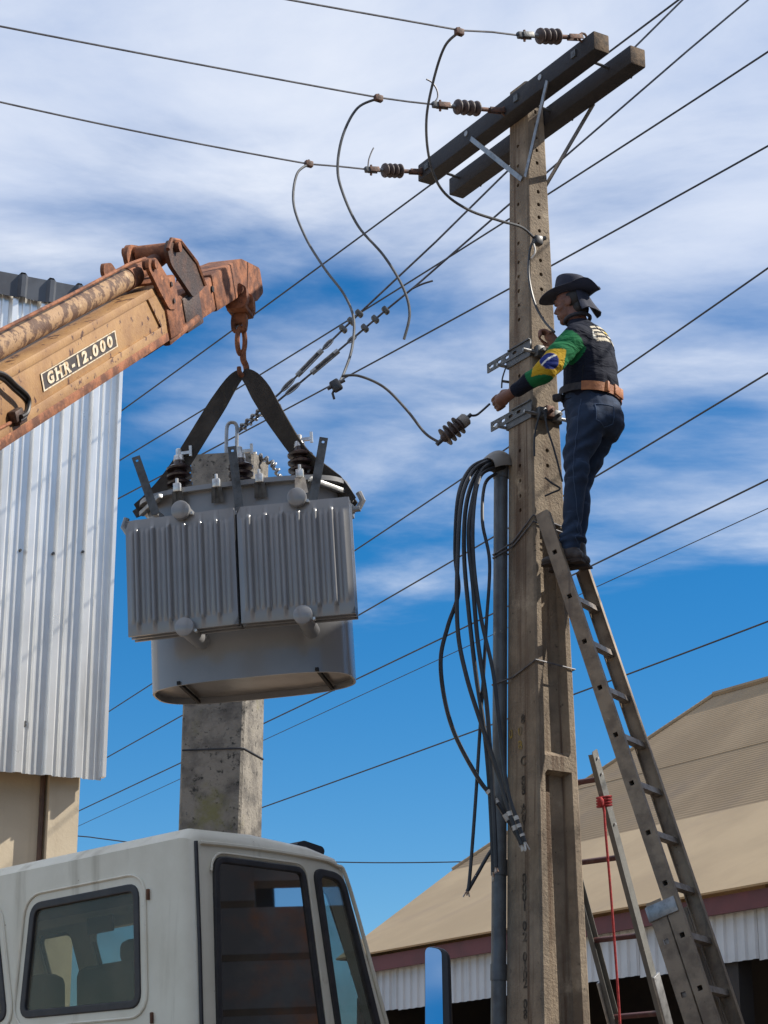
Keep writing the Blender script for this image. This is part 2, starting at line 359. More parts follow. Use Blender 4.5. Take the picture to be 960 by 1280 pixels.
M['roof_sunlit'] = mat('sun-brightened dusty roof sheeting', (0.39, 0.29, 0.175), 0.85, 0, (0.32, 0.235, 0.14), 0.35, (0.35, 0.65), None, ((0.12, 1.1, 1.1), (0.30, 0.22, 0.14), 0.52, 0.75), 0.15, 8)  # paler copy of the tan: stronger sun on the lower slope is in the colour
M['fascia'] = mat('dark red painted fascia', (0.125, 0.032, 0.034), 0.6, 0, (0.09, 0.026, 0.028), 1.5, (0.4, 0.65), None, None, 0.1, 20)
M['clad_white'] = mat('white blue wall sheet', (0.46, 0.49, 0.53), 0.5, 0.1, (0.39, 0.42, 0.46), 1.2, (0.4, 0.65), None, ((4, 4, 0.3), (0.33, 0.35, 0.38), 0.56, 0.75), 0.05, 40)
M['dark_inside'] = mat('dark shed interior', (0.02, 0.02, 0.024), 0.9, 0, (0.03, 0.028, 0.028), 1, (0.4, 0.6))
M['dark_sheet'] = mat('dark rusty sheet wall', (0.13, 0.12, 0.12), 0.7, 0.1, (0.07, 0.068, 0.072), 1.0, (0.4, 0.6), [((0.24, 0.085, 0.03), 0.9, 0.50, 0.70)], None, 0.2, 20)
M['ground'] = mat('dusty red brown yard', (0.36, 0.27, 0.19), 0.95, 0, (0.27, 0.195, 0.13), 0.4, (0.35, 0.7), [((0.33, 0.26, 0.2), 3, 0.6, 0.75)], None, 0.5, 6)
M['ladder'] = mat('weathered aluminium ladder', (0.27, 0.21, 0.15), 0.6, 0.1, (0.15, 0.113, 0.082), 7, (0.38, 0.66), [((0.42, 0.37, 0.30), 20, 0.66, 0.72), ((0.07, 0.05, 0.04), 30, 0.66, 0.7)], ((10, 10, 1.2), (0.12, 0.09, 0.07), 0.58, 0.72), 0.25, 60)
M['ladder2'] = mat('grey fibreglass ladder rail', (0.15, 0.15, 0.14), 0.6, 0.05, (0.11, 0.11, 0.105), 8, (0.38, 0.66), [((0.4, 0.37, 0.32), 22, 0.67, 0.72)], None, 0.25, 60)
M['rung'] = mat('aluminium rung', (0.30, 0.27, 0.24), 0.5, 0.4, (0.17, 0.14, 0.12), 15, (0.4, 0.65))
M['rung_red'] = mat('maroon painted rung', (0.085, 0.028, 0.028), 0.6, 0, (0.13, 0.075, 0.06), 14, (0.5, 0.7))
M['rope_red'] = mat('red rope', (0.40, 0.035, 0.035), 0.85, 0, (0.25, 0.02, 0.025), 60, (0.4, 0.6), None, None, 0.6, 200)
M['skin'] = mat('tanned skin', (0.17, 0.075, 0.05), 0.55, 0, (0.12, 0.052, 0.036), 18, (0.4, 0.65), None, None, 0.05, 120)
M['hair'] = mat('black hair', (0.012, 0.011, 0.012), 0.6)
M['jeans'] = mat('dark blue denim', (0.014, 0.034, 0.078), 0.9, 0, (0.009, 0.020, 0.048), 7, (0.35, 0.7), None, ((5, 5, 22), (0.034, 0.065, 0.13), 0.56, 0.72), 0.35, 26)
M['denim_seam'] = mat('pale denim stitching', (0.04, 0.07, 0.13), 0.9, 0, (0.04, 0.07, 0.14), 30, (0.4, 0.6))
M['shirt_seam'] = mat('navy shirt seam', (0.004, 0.006, 0.014), 0.9)
M['hat'] = mat('navy felt hat', (0.012, 0.016, 0.034), 0.85, 0, (0.02, 0.026, 0.05), 12, (0.4, 0.6), None, None, 0.1, 80)
M['boot'] = mat('dark brown boot leather', (0.03, 0.024, 0.026), 0.55, 0, (0.05, 0.04, 0.038), 18, (0.4, 0.6), None, None, 0.3, 60)
M['sole'] = mat('worn dark sole', (0.035, 0.024, 0.02), 0.85)
M['belt'] = mat('tan leather work belt', (0.36, 0.135, 0.045), 0.55, 0, (0.26, 0.09, 0.03), 20, (0.4, 0.6), None, None, 0.3, 80)
M['belt_dark'] = mat('navy harness webbing', (0.02, 0.022, 0.032), 0.8, 0, (0.035, 0.035, 0.045), 30, (0.4, 0.6))
M['white_print'] = mat('white print', (0.62, 0.60, 0.55), 0.7)
M['lamp_black'] = mat('black plastic', (0.015, 0.015, 0.018), 0.4)
M['paint_dark'] = mat('faded black stencil', (0.045, 0.037, 0.03), 0.95, 0, (0.13, 0.105, 0.08), 26, (0.42, 0.6))
M['paint_yellow'] = mat('faded yellow stencil', (0.33, 0.23, 0.05), 0.95, 0, (0.19, 0.15, 0.10), 26, (0.42, 0.6))
def rows(m, ang, scale, strength, dist=0.02):
    """add ribs running across a roof: bump bands in object space"""
    t = m.node_tree; b = t.nodes['Principled BSDF']; tcx = t.nodes.new('ShaderNodeTexCoord'); mpx = t.nodes.new('ShaderNodeMapping'); mpx.inputs['Rotation'].default_value = (0, 0, ang); t.links.new(tcx.outputs['Object'], mpx.inputs[0])
    w = t.nodes.new('ShaderNodeTexWave'); w.inputs['Scale'].default_value = scale; w.inputs['Distortion'].default_value = 0.4; w.inputs['Detail'].default_value = 2; t.links.new(mpx.outputs[0], w.inputs[0])
    bn = t.nodes.new('ShaderNodeBump'); bn.inputs['Strength'].default_value = strength; bn.inputs['Distance'].default_value = dist; t.links.new(w.outputs['Fac'], bn.inputs['Height'])
    old = b.inputs['Normal'].links[0].from_socket if b.inputs['Normal'].links else None
    if old is not None: t.links.new(old, bn.inputs['Normal'])
    t.links.new(bn.outputs[0], b.inputs['Normal'])
rows(M['roof_tan'], math.atan2(-0.562, 0.827), 4.5, 0.22, 0.012)
def cloth_attr(name):
    m = bpy.data.materials.new(name); m.use_nodes = True; t = m.node_tree; b = t.nodes['Principled BSDF']; b.inputs['Roughness'].default_value = 0.85; b.inputs['Specular IOR Level'].default_value = 0.2
    a = t.nodes.new('ShaderNodeVertexColor'); a.layer_name = 'print'; t.links.new(a.outputs[0], b.inputs['Base Color'])
    tcx = t.nodes.new('ShaderNodeTexCoord'); mpx = t.nodes.new('ShaderNodeMapping'); mpx.inputs['Scale'].default_value = (6, 6, 16); mpx.inputs['Rotation'].default_value = (0, 0.5, 0); t.links.new(tcx.outputs['Object'], mpx.inputs[0])
    n = t.nodes.new('ShaderNodeTexNoise'); n.inputs['Scale'].default_value = 1.3; n.inputs['Detail'].default_value = 3; n.inputs['Distortion'].default_value = 1.0; t.links.new(mpx.outputs[0], n.inputs[0])
    bn = t.nodes.new('ShaderNodeBump'); bn.inputs['Strength'].default_value = 0.6; bn.inputs['Distance'].default_value = 0.03; t.links.new(n.outputs[0], bn.inputs['Height']); t.links.new(bn.outputs[0], b.inputs['Normal'])
    return m
M['shirt'] = cloth_attr('printed work shirt')
def glass_mat(name, tint, refl=0.06, dirt=0.0):
    m = bpy.data.materials.new(name); m.use_nodes = True; t = m.node_tree; t.nodes.clear(); L = t.links.new
    o = t.nodes.new('ShaderNodeOutputMaterial'); tr = t.nodes.new('ShaderNodeBsdfTransparent'); tr.inputs[0].default_value = (*tint, 1)
    g = t.nodes.new('ShaderNodeBsdfGlossy'); g.inputs['Roughness'].default_value = 0.015
    lwn = t.nodes.new('ShaderNodeLayerWeight'); lwn.inputs[0].default_value = 0.5
    pw = t.nodes.new('ShaderNodeMath'); pw.operation = 'POWER'; L(lwn.outputs['Facing'], pw.inputs[0]); pw.inputs[1].default_value = 4.5
    fr = t.nodes.new('ShaderNodeMath'); fr.operation = 'MULTIPLY_ADD'; L(pw.outputs[0], fr.inputs[0]); fr.inputs[1].default_value = 0.5; fr.inputs[2].default_value = 0.02
    ad = t.nodes.new('ShaderNodeMath'); ad.operation = 'ADD'; ad.use_clamp = True; L(fr.outputs[0], ad.inputs[0]); ad.inputs[1].default_value = refl
    mx = t.nodes.new('ShaderNodeMixShader'); L(ad.outputs[0], mx.inputs[0]); L(tr.outputs[0], mx.inputs[1]); L(g.outputs[0], mx.inputs[2])
    out = mx.outputs[0]
    if dirt:
        d = t.nodes.new('ShaderNodeBsdfDiffuse'); d.inputs[0].default_value = (0.30, 0.27, 0.21, 1)
        tcx = t.nodes.new('ShaderNodeTexCoord'); n = t.nodes.new('ShaderNodeTexNoise'); n.inputs['Scale'].default_value = 4; n.inputs['Detail'].default_value = 8; L(tcx.outputs['Object'], n.inputs[0])
        r = t.nodes.new('ShaderNodeMapRange'); r.inputs[1].default_value = 0.3; r.inputs[2].default_value = 0.75; r.inputs[3].default_value = dirt * 0.5; r.inputs[4].default_value = dirt * 1.6; L(n.outputs[0], r.inputs[0])
        m2 = t.nodes.new('ShaderNodeMixShader'); L(r.outputs[0], m2.inputs[0]); L(out, m2.inputs[1]); L(d.outputs[0], m2.inputs[2]); out = m2.outputs[0]
    L(out, o.inputs[0]); return m
M['glass'] = glass_mat('dusty rear window glass', (0.80, 0.83, 0.80), 0.0, 0.16)
M['glass_tint'] = glass_mat('tinted door glass', (0.16, 0.17, 0.18), 0.46, 0.02)
M['glass_quarter'] = glass_mat('quarter window glass', (0.85, 0.92, 0.92), 0.10, 0.16)
M['mirror'] = mat('mirror silver', (0.80, 0.86, 0.88), 0.03, 1.0)

# ================================================================== ground
g = MB(); g.add([(-900, -900, 0), (900, -900, 0), (900, 900, 0), (-900, 900, 0)], [(0, 1, 2, 3)])
struct(g.build('ground', M['ground'], smooth=None))

def corrugated(prof, pitch, n, length, o, sx, sl, sn, mb=None):
    """sheet of n pitches: along sx, length along sl, profile depth along sn"""
    mb = mb or MB(); pts = []
    for i in range(n):
        for s, d in prof: pts.append((i * pitch + s, d))
    pts.append((n * pitch, prof[0][1]))
    vs = [o + sx * s + sn * d for s, d in pts] + [o + sx * s + sn * d + sl * length for s, d in pts]; k = len(pts)
    return mb.add(vs, [(i, i + 1, k + i + 1, k + i) for i in range(k - 1)])

# ================================================================== metal-clad building on the left
UZ = V((0, 0, 1))
wdir = V((0.90, 0.436, 0)).normalized(); wn_ = V((0.436, -0.90, 0)).normalized()
wc = P(126, 975, 17.0); ztop = 8.97
B = thing('clad_building', 'cream walled building clad above in bright ribbed metal sheets beside the truck', 'building', V((wc.x, wc.y, 0)))
prof = [(0, 0.0), (0.024, 0.045), (0.072, 0.045), (0.09, 0.0), (0.118, 0.0), (0.123, 0.013), (0.138, 0.013), (0.143, 0.0), (0.185, 0.0), (0.190, 0.013), (0.205, 0.013), (0.210, 0.0)]
for i in range(8):
    o = wc - wdir * (1.0 * (i + 1)); dz = random.uniform(-0.015, 0.015)
    o = V((o.x, o.y, wc.z + dz)) + wn_ * (0.004 * (i % 2))
    corrugated(prof, 0.25, 4, ztop - wc.z - dz, o, wdir, UZ, wn_).build('cladding_sheet', M['clad'], B, smooth=None)
mb = MB(); mb.bar(wc + UZ * 0.02 + wdir * 0.012 + wn_ * 0.01, V((wc.x, wc.y, ztop)) + wdir * 0.012 + wn_ * 0.01, 0.03, 0.075, wn_)
mb.build('corner_flashing', M['clad'], B, smooth=None)
fprof = [(0, 0.0), (0.025, 0.03), (0.06, 0.03), (0.085, 0.0)]
for i in range(8):
    o = wc - wdir * (1.0 * (i + 1)) + wdir * 0.05; o.z = ztop - 0.06
    mb = MB(); corrugated(fprof, 0.25, 4, 0.2, o + wn_ * 0.062, wdir, (UZ + wn_ * 0.1), wn_, mb)
    corrugated(fprof, 0.25, 4, 5.0, o + wn_ * 0.08 + UZ * 0.2, wdir, (UZ * 0.06 - wn_), UZ, mb)
    mb.build('roof_sheet', M['clad_roof'], B, smooth=None)
for (px, py) in ((31, 903), (31, 907), (98, 907), (25, 688), (103, 690), (66, 692), (140, 470)):
    q = PLN(px, py, wc + wn_ * 0.006, wn_); MB().cyl(q - wn_ * 0.01, q + wn_ * 0.018, 0.011, 8).build('screw', M['steel_dark'], B)
def along_w(px, py, off): return (PLN(px, py, wc - wn_ * off, wn_) - wc).dot(wdir)
c0 = along_w(60, 1020, 0.12); c1 = along_w(98, 1020, 0.12)
mb = MB(); fw = frame(V((wc.x, wc.y, 0)), wdir, UZ)     # local x along wall, y into the building (fw y = z x x)
def wallbox(x0, x1, y0, y1, z0, z1, mb): return mb.box(((x0 + x1) / 2, (y0 + y1) / 2, (z0 + z1) / 2), (x1 - x0, y1 - y0, z1 - z0), fw)
wallbox(-9, c0 - 0.03, 0.22, 7, 0, 8.9, mb); wallbox(c0 - 0.03, c1 - 0.03, 0.24, 7, 0, 8.9, mb); mb.build('wall', M['cream'], B, smooth=None)
mb = MB(); wallbox(c0, c1, 0.115, 0.36, 0, 8.8, mb); mb.build('column', M['cream'], B, smooth=None)
q = fw @ V((c0 - 0.035, 0.19, 0)); MB().cyl(V((q.x, q.y, 0)), V((q.x, q.y, 8.5)), 0.022, 8).build('downpipe', M['pipe_brown'], B)
mb = MB(); wallbox(-9, -0.02, 0.012, 0.06, wc.z + 0.05, wc.z + 0.17, mb); wallbox(-9, -0.02, 0.012, 0.06, 7.0, 7.12, mb); mb.build('girt', M['steel_dark'], B, smooth=None)
mb = MB(); wallbox(-9, 0.0, 0.05, 0.11, wc.z + 0.2, 8.9, mb); mb.build('sheathing', M['steel_dark'], B, smooth=None)

# ================================================================== large tan-roofed shed on the right
su = V((-0.562, 0.827, 0)).normalized(); sv = V((0.827, 0.562, 0)).normalized()
E0 = P(960, 1110, 28.0); ze = E0.z
S = thing('shed', 'large shed with dusty tan roof and dark red fascia behind the ladders', 'building', V((E0.x, E0.y, 0)))
def se(px, py): return (PLN(px, py, E0, sv) - E0).dot(su)          # metres along the eave
far = se(440, 1202); near = -14.0
zf = PLN(960, 1133, E0, sv).z; zb = PLN(960, 1196, E0, sv).z
def spt(t, d, z): return V((E0.x, E0.y, 0)) + su * t + sv * d + UZ * z
mb = MB(); mb.bar(spt(near, 0.0, (ze + zf) / 2), spt(far, 0.0, (ze + zf) / 2), 0.06, ze - zf, UZ); mb.build('fascia', M['fascia'], S, smooth=None)
cp = [(0, 0.0), (0.03, 0.03), (0.09, 0.03), (0.12, 0.0)]
nsh = int((far - near) / 1.2) + 1
for i in range(nsh):
    o = spt(near + i * 1.2, 0.16 + 0.004 * (i % 2), zb + random.uniform(-0.02, 0.02))
    n = 6 if (near + (i + 1) * 1.2) < far else max(1, int((far - near - i * 1.2) / 0.2))
    corrugated(cp, 0.2, n, zf + 0.25 - zb, o, su, UZ, -sv).build('wall_sheet', M['clad_white'], S, smooth=None)
pl, pu = R(30), R(39)
nl = (UZ * math.cos(pl) - sv * math.sin(pl)); eo = spt(0, -0.12, ze + 0.03)
b1 = PLN(960, 1003, eo, nl); d1 = (b1 - eo).dot(sv); z1 = b1.z - eo.z
nu_ = (UZ * math.cos(pu) - sv * math.sin(pu))
r1 = PLN(960, 853, b1, nu_); d2 = (r1 - b1).dot(sv); z2 = r1.z - b1.z
# hip: start of the boundary line and of the ridge, along su from eo
def on_line(px, py, p0):       # parameter along su from p0 of the point nearest the pixel ray (solve in the horizontal plane)
    q = PZ(px, py, p0.z); return (q - p0).dot(su)
def rp(t, a):      # a: 0 eave .. 1 boundary .. 2 ridge
    if a <= 1: return eo + su * t + sv * (d1 * a) + UZ * (z1 * a)
    return eo + su * t + sv * (d1 + d2 * (a - 1)) + UZ * (z1 + z2 * (a - 1))
def find_t(px, a):     # position along the building at which level a crosses image column px
    lo, hi = -10.0, 60.0
    for _ in range(50):
        m = (lo + hi) / 2; d = rp(m, a) - CAM; x = 480 + FPX * d.dot(_R) / d.dot(_F)
        if x > px: lo = m
        else: hi = m
    return (lo + hi) / 2
tb = find_t(566, 1); tr_ = find_t(893, 2)
def hip_t(a): return lerp(far + 0.3, tb, a) if a <= 1 else lerp(tb, tr_, a - 1)
def course(a0, a1, m, lift):
    mb = MB(); N = nl if a1 <= 1 else nu_; up = N * lift
    q = [rp(near, a0), rp(hip_t(a0), a0), rp(hip_t(a1), a1), rp(near, a1)]
    vs = [x + up + N * 0.03 for x in (q[0], q[1])] + [x + N * 0.03 for x in (q[2], q[3])] + [q[0] + up, q[1] + up]
    mb.add(vs, [(0, 1, 2, 3), (4, 5, 1, 0)]); return mb.build('roof_course', m, S, smooth=None)
course(0, 1, M['roof_sunlit'], 0.0)
course(1, 1.45, M['roof_tan'], 0.0); course(1.45, 2, M['roof_tan'], 0.008)
mb = MB()        # far hip side and back slope
e1, bb1, rr1 = rp(hip_t(0), 0), rp(hip_t(1), 1), rp(hip_t(2), 2)
bk = d1 + d2
def mir(q):      # mirrored over the ridge
    d = (q - eo).dot(sv); return q + sv * (2 * (bk - d))
mb.add([e1, mir(e1), mir(bb1), bb1], [(0, 1, 2, 3)]); mb.add([bb1, mir(bb1), rr1], [(0, 1, 2)])
mb.add([rp(near, 2), rr1, mir(bb1), mir(rp(near, 1))], [(0, 1, 2, 3)]); mb.add([mir(rp(near, 1)), mir(bb1), mir(e1), mir(rp(near, 0))], [(0, 1, 2, 3)])
mb.build('rear_roof', M['roof_tan'], S, smooth=None)
MB().tube([rp(near, 2) + UZ * 0.05, rr1 + UZ * 0.05], 0.07, 8).build('ridge_cap', M['roof_tan'], S)
MB().tube([rr1 + UZ * 0.05, bb1 + UZ * 0.03], 0.05, 8).build('hip_cap', M['roof_tan'], S)
mb = MB()
mb.bar(spt(near, 5, ze / 2), spt(far, 5, ze / 2), 0.1, ze, UZ); mb.bar(spt(far - 0.1, 0.3, ze / 2), spt(far - 0.1, 5, ze / 2), 0.1, ze, UZ); mb.bar(spt(near, 0.3, ze / 2), spt(near, 5, ze / 2), 0.1, ze, UZ)
mb.bar(spt(near, 2.6, ze - 0.06), spt(far - 0.8, 2.6, ze - 0.06), 4.6, 0.06, UZ)
mb.build('inner_wall', M['dark_inside'], S, smooth=None)
for t in [near + 1.5 + 4.5 * i for i in range(int((far - near - 1) / 4.5) + 1)]:
    MB().bar(spt(t, 0.35, 0), spt(t, 0.35, zb + 0.3), 0.25, 0.25, su).build('post', M['dark_inside'], S, smooth=None)

# ================================================================== dark sheet-metal building to the right of the truck (mirrored in its door glass)
D = thing('dark_building', 'tall dark rusty sheet metal building just right of the yard, mirrored in the door glass', 'building', V((5.8, 4, 0)))
for y_ in (-3.0, 1.9, 6.8, 11.6):
    for x_ in (5.98, 11.6): MB().box((x_, y_, 4.7), (0.2, 0.2, 9.4)).build('post', M['dark_inside'], D, smooth=None)
for i in range(23):
    z0 = i * 0.41
    for ya, yb, za in (((-3.4, 11.8, z0),) if i != 10 else ((-3.4, 10.75, z0), (10.75, 11.8, z0 + 0.15))):
        mb = MB(); mb.add([(5.86, ya, za), (5.86, yb, za), (5.81, yb, za + 0.05), (5.81, ya, za + 0.05), (5.83, yb, z0 + 0.41), (5.83, ya, z0 + 0.41)], [(0, 1, 2, 3), (3, 2, 4, 5)]); mb.build('sheet_course', M['dark_sheet'], D, smooth=None)
mb = MB(); mb.box((8.8, 4.2, 9.5), (6.6, 15.8, 0.16)); mb.build('roof', M['dark_sheet'], D, smooth=None)
zz = [0, 0.5, 1.0, 1.5, 2.0, 2.45, 2.85, 3.2, 3.55, 3.9, 4.22]
for a, b_ in list(zip(zz[:-1], zz[1:])) + [(4.42, 4.85), (4.85, 5.3)]:
    mb = MB(); mb.add([(5.86, 11.82, a), (5.86, 23, a), (5.80, 23, a + 0.04), (5.80, 11.82, a + 0.04), (5.835, 23, b_), (5.835, 11.82, b_)], [(0, 1, 2, 3), (3, 2, 4, 5)]); mb.build('sheet_course', M['dark_sheet'], D, smooth=None)
for y in (12.2, 15.0, 18.5, 22.8):
    MB().box((5.92, y, 2.65), (0.1, 0.1, 5.3)).build('post', M['dark_sheet'], D, smooth=None)

# ================================================================== main concrete pole
PA = V((0.857, 0.515, 0)).normalized(); PB = V((-0.515, 0.857, 0)).normalized()   # PA along the recessed face, PB along the flat face
PX = V((0.915, 12.1, 0)); PTOP = 8.37
def hl(z): return 0.5 * (0.223 + (7.25 - z) * 0.029)     # half width of the flat face (along PB)
def hr(z): return 0.5 * (0.172 + (7.25 - z) * 0.033)     # half width of the recessed face (along PA)
def pz(px, py): return PLN(px, py, PX - PB * 0.12, PB).z  # height on the recessed face
UP = thing('utility_pole', 'tall tapered concrete utility pole with recessed side, the lineman standing against it', 'pole', PX)
CH = 0.012
def face_pt(which, s, z, d):
    a, b = hr(z), hl(z)
    if which == 'L': return PX + UZ * z - PA * (a - d) - PB * (s * (b - CH))     # s from far (-1) to near (+1)
    if which == 'R': return PX + UZ * z - PB * (b - d) + PA * (s * (a - CH))     # s from left (-1) to right
    if which == 'L2': return PX + UZ * z + PA * (a - d) + PB * (s * (b - CH))
    return PX + UZ * z + PB * (b - d) - PA * (s * (a - CH))
def pole_face(mb, which, holes, recesses, zlo=0.0, zhi=PTOP):
    """height field face; holes: list of (z, s) drawn as octagonal pits; recesses: (z0, z1, depth)"""
    ss = [-1, -0.72, -0.60, -0.16, 0.16, 0.60, 0.72, 1]
    hz = 0.022
    zs = {zlo, zhi}
    for a, b, d in recesses: zs |= {a, a + 0.035, b - 0.02, b}
    for h in holes: zs |= {round(h - hz, 4), round(h + hz, 4)}
    z = zlo
    while z < zhi: zs.add(round(z, 4)); z += 0.35
    zs = sorted(q for q in zs if zlo <= q <= zhi)
    zs = [q for i, q in enumerate(zs) if i == 0 or q - zs[i - 1] > 0.003]
    def dep(s, z):
        for a, b, d in recesses:
            if a + 0.03 <= z <= b - 0.015 and abs(s) <= 0.61: return d
        return 0.0
    hs = set(round(h, 3) for h in holes)
    for i in range(len(zs) - 1):
        for j in range(len(ss) - 1):
            z0, z1, s0, s1 = zs[i], zs[i + 1], ss[j], ss[j + 1]
            zm = (z0 + z1) / 2; ish = j == 3 and any(abs(zm - h) < 0.004 for h in holes)
            q = [face_pt(which, s, z, dep(s, z)) for s, z in ((s0, z0), (s1, z0), (s1, z1), (s0, z1))]
            if not ish: mb.add(q, [(0, 1, 2, 3)])
            else:
                c = sum(q, V()) / 4; n = (q[1] - q[0]).cross(q[3] - q[0]).normalized()
                ex = (q[1] - q[0]).normalized(); ez = UZ; r = 0.0135
                oc = [c + ex * (r * math.cos(a)) + ez * (r * math.sin(a)) for a in [R(-112.5 + 45 * k) for k in range(8)]]
                ins = [o - n * 0.05 for o in oc]
                vs = q + oc + ins
                fs = [(0, 1, 5, 4), (1, 6, 5), (1, 2, 7, 6), (2, 8, 7), (2, 3, 9, 8), (3, 10, 9), (3, 0, 11, 10), (0, 4, 11)]
                # octagon order starts lower left going counter-clockwise
                fs += [(4 + k, 4 + (k + 1) % 8, 12 + (k + 1) % 8, 12 + k) for k in range(8)] + [tuple(range(12, 20))]
                mb.add(vs, fs)
mb = MB()
zL = [pz(650, y) for y in (170, 195, 219, 243, 268, 292, 316, 334, 352, 370, 388, 405, 424, 459, 478, 536, 553, 572, 591, 610, 628)]
pole_face(mb, 'L', zL, [])
zR_ = [pz(665, y) for y in (136, 152, 168, 184, 200, 219, 236, 252, 268, 285, 322, 340, 358, 375, 394, 412, 540, 560, 579)]
zA, zB_, zC = pz(690, 655), pz(700, 948), pz(700, 966)
pole_face(mb, 'R', zR_, [(zB_, zA, 0.055), (0.4, zC, 0.065)])
pole_face(mb, 'L2', zL[::2], []); pole_face(mb, 'R2', [], [(zB_, zA, 0.055), (0.4, zC, 0.065)])
zz = [0, 2, 4, 6, PTOP]
for w0, s0, w1, s1 in (('L', 1, 'R', -1), ('R', 1, 'L2', -1), ('L2', 1, 'R2', -1), ('R2', 1, 'L', -1)):
    for i in range(4):
        mb.add([face_pt(w0, s0, zz[i], 0), face_pt(w1, s1, zz[i], 0), face_pt(w1, s1, zz[i + 1], 0), face_pt(w0, s0, zz[i + 1], 0)], [(0, 1, 2, 3)])
top = [face_pt(w, s, PTOP, 0) for w in ('L', 'R', 'L2', 'R2') for s in (-1, 1)]
mb.add(top + [PX + UZ * (PTOP + 0.02)], [(i, (i + 1) % 8, 8) for i in range(8)])
mb.build('shaft', M['concrete'], UP, smooth=None)
# stencilled characters down the flat face
def lface(z, s, lift=0.003): return face_pt('L', s, z, -lift)
def stencil(ch, py, size, m, s=0.12):
    z = PLN(655, py, PX - PA * 0.16, PA).z
    me = textmesh(ch, size, 0.0008, 0.0015); Mx = frame(lface(z, s), -PB, UZ) @ Matrix.Rotation(R(90), 4, 'X')
    return put('stencil_mark', me, m, UP, Mx, smooth=None)
for ch, py, m in (('8', 897, 'paint_dark'), ('0', 911, 'paint_yellow'), ('B', 929, 'paint_yellow'), ('C', 950, 'paint_dark'), ('8', 975, 'paint_dark'), ('8', 987, 'paint_dark'),
                  ('A', 1010, 'paint_dark'), ('0', 1022, 'paint_dark'), ('1', 1034, 'paint_dark'), ('0', 1098, 'paint_dark'), ('0', 1110, 'paint_dark'), ('0', 1121, 'paint_dark'), ('1', 1133, 'paint_dark'),
                  ('0', 1158, 'paint_dark'), ('2', 1172, 'paint_dark'), ('0', 1197, 'paint_dark'), ('1', 1208, 'paint_dark'), ('0', 1219, 'paint_dark'), ('2', 1230, 'paint_dark'), ('0', 1256, 'paint_dark'), ('8', 1269, 'paint_dark')):
    stencil(ch, py, 0.075, M[m], 0.10 if m == 'paint_dark' else -0.1)
stencil('0', 911, 0.075, M['paint_yellow'], -0.75)

# conduit against the far left corner, weatherhead, tie wires
def corner_FL(z): return PX + UZ * z - PA * hr(z) + PB * hl(z)
cr_ = 0.043
zc_top = P(622, 580, 12.2).z
def cond(z): return corner_FL(z) + (-PA * 0.5 + PB * 0.6) * cr_ * 1.25
CO = thing('conduit', 'grey steel riser conduit strapped to the left side of the concrete pole', 'conduit', cond(0))
MB().tube([cond(0), cond(2), cond(4), cond(zc_top)], cr_, 16).build('pipe', M['conduit'], CO)
for y_ in (600, 1095, 1226):
    z = P(622, y_, 12.2).z; MB().tube([cond(z), cond(z + 0.09)], cr_ + 0.005, 16).build('coupling', M['conduit'], CO)
# weatherhead: hooded cap opening to the left
wt = cond(zc_top); hx = (-PA * 0.75 - PB * 0.25 + V((-0.35, -0.3, 0))).normalized()
hy = UZ.cross(hx)
def hood(u_, ph):      # u_ 0 back .. 1 front lip
    wdt = 0.052 + 0.032 * math.sin(math.pi * min(u_ * 0.62 + 0.15, 1)); hgt = 0.035 + 0.092 * math.sin(math.pi * (0.12 + 0.66 * u_)) * (1 - 0.35 * u_)
    c = wt + hx * (-0.062 + 0.20 * u_) - UZ * (0.035 + 0.05 * u_ * u_)
    return c + hy * (wdt * math.cos(ph)) + UZ * (hgt * math.sin(ph))
mb = MB(); nu, nv = 12, 14
for t_ in (0.0, 0.006):
    pass
vs = [hood(i / nu, math.pi * j / nv) for i in range(nu + 1) for j in range(nv + 1)]
fs = [(i * (nv + 1) + j, i * (nv + 1) + j + 1, (i + 1) * (nv + 1) + j + 1, (i + 1) * (nv + 1) + j) for i in range(nu) for j in range(nv)]
mb.add(vs, fs); c0_ = [hood(0, math.pi * j / nv) for j in range(nv + 1)]; mb.add(c0_, [tuple(range(nv + 1))])
ctmp = mb.mesh('hood'); ot = bpy.data.objects.new('tmp', ctmp); TCOL.objects.link(ot); md = ot.modifiers.new('s', 'SOLIDIFY'); md.thickness = 0.008; md.offset = 0
me = evaluated(ot, 'hood'); bpy.data.objects.remove(ot); put('weatherhead', me, M['pvc'], CO, smooth=50)
mb = MB(); mb.ell(wt + hx * 0.035 - UZ * 0.045, (0.085, 0.05, 0.03), frame(V(), hx, UZ).to_3x3()); mb.build('cable_seal', M['black'], CO)

def tie(py0, tilt):
    z = P(622, py0, 12.2).z; c = cond(z); g_ = 0.006
    o = -PA * 0.6 + PB * 0.6
    pts = [c + (-PA - PB * 0.3).normalized() * (cr_ + g_) - UZ * 0.0, c + (PB * 0.2 - PA).normalized() * (cr_ + g_), c + (PB - PA * 0.2).normalized() * (cr_ + g_)]
    zt = lambda k: UZ * (tilt * k)
    a, b = hr(z) + g_, hl(z) + g_
    ring = [PX + UZ * z + PB * b + PA * (-a + 0.05) + zt(0.3), PX + UZ * z + PB * b + PA * a + zt(0.6), PX + UZ * z - PB * b + PA * a + zt(0.72), PX + UZ * z - PB * b - PA * a + zt(1.0), PX + UZ * z - PA * a + PB * (b - 0.075) + zt(0.35)]
    return [pts[0]] + pts[1:] + ring + [pts[0]]
for py, tl in ((696, 0.17), (858, 0.085)):
    MB().tube(tie(py, tl), 0.0055, 6).build('tie_wire', M['wire'], UP)
MB().tube(tie(700, 0.15), 0.005, 6).build('tie_wire', M['wire'], UP)

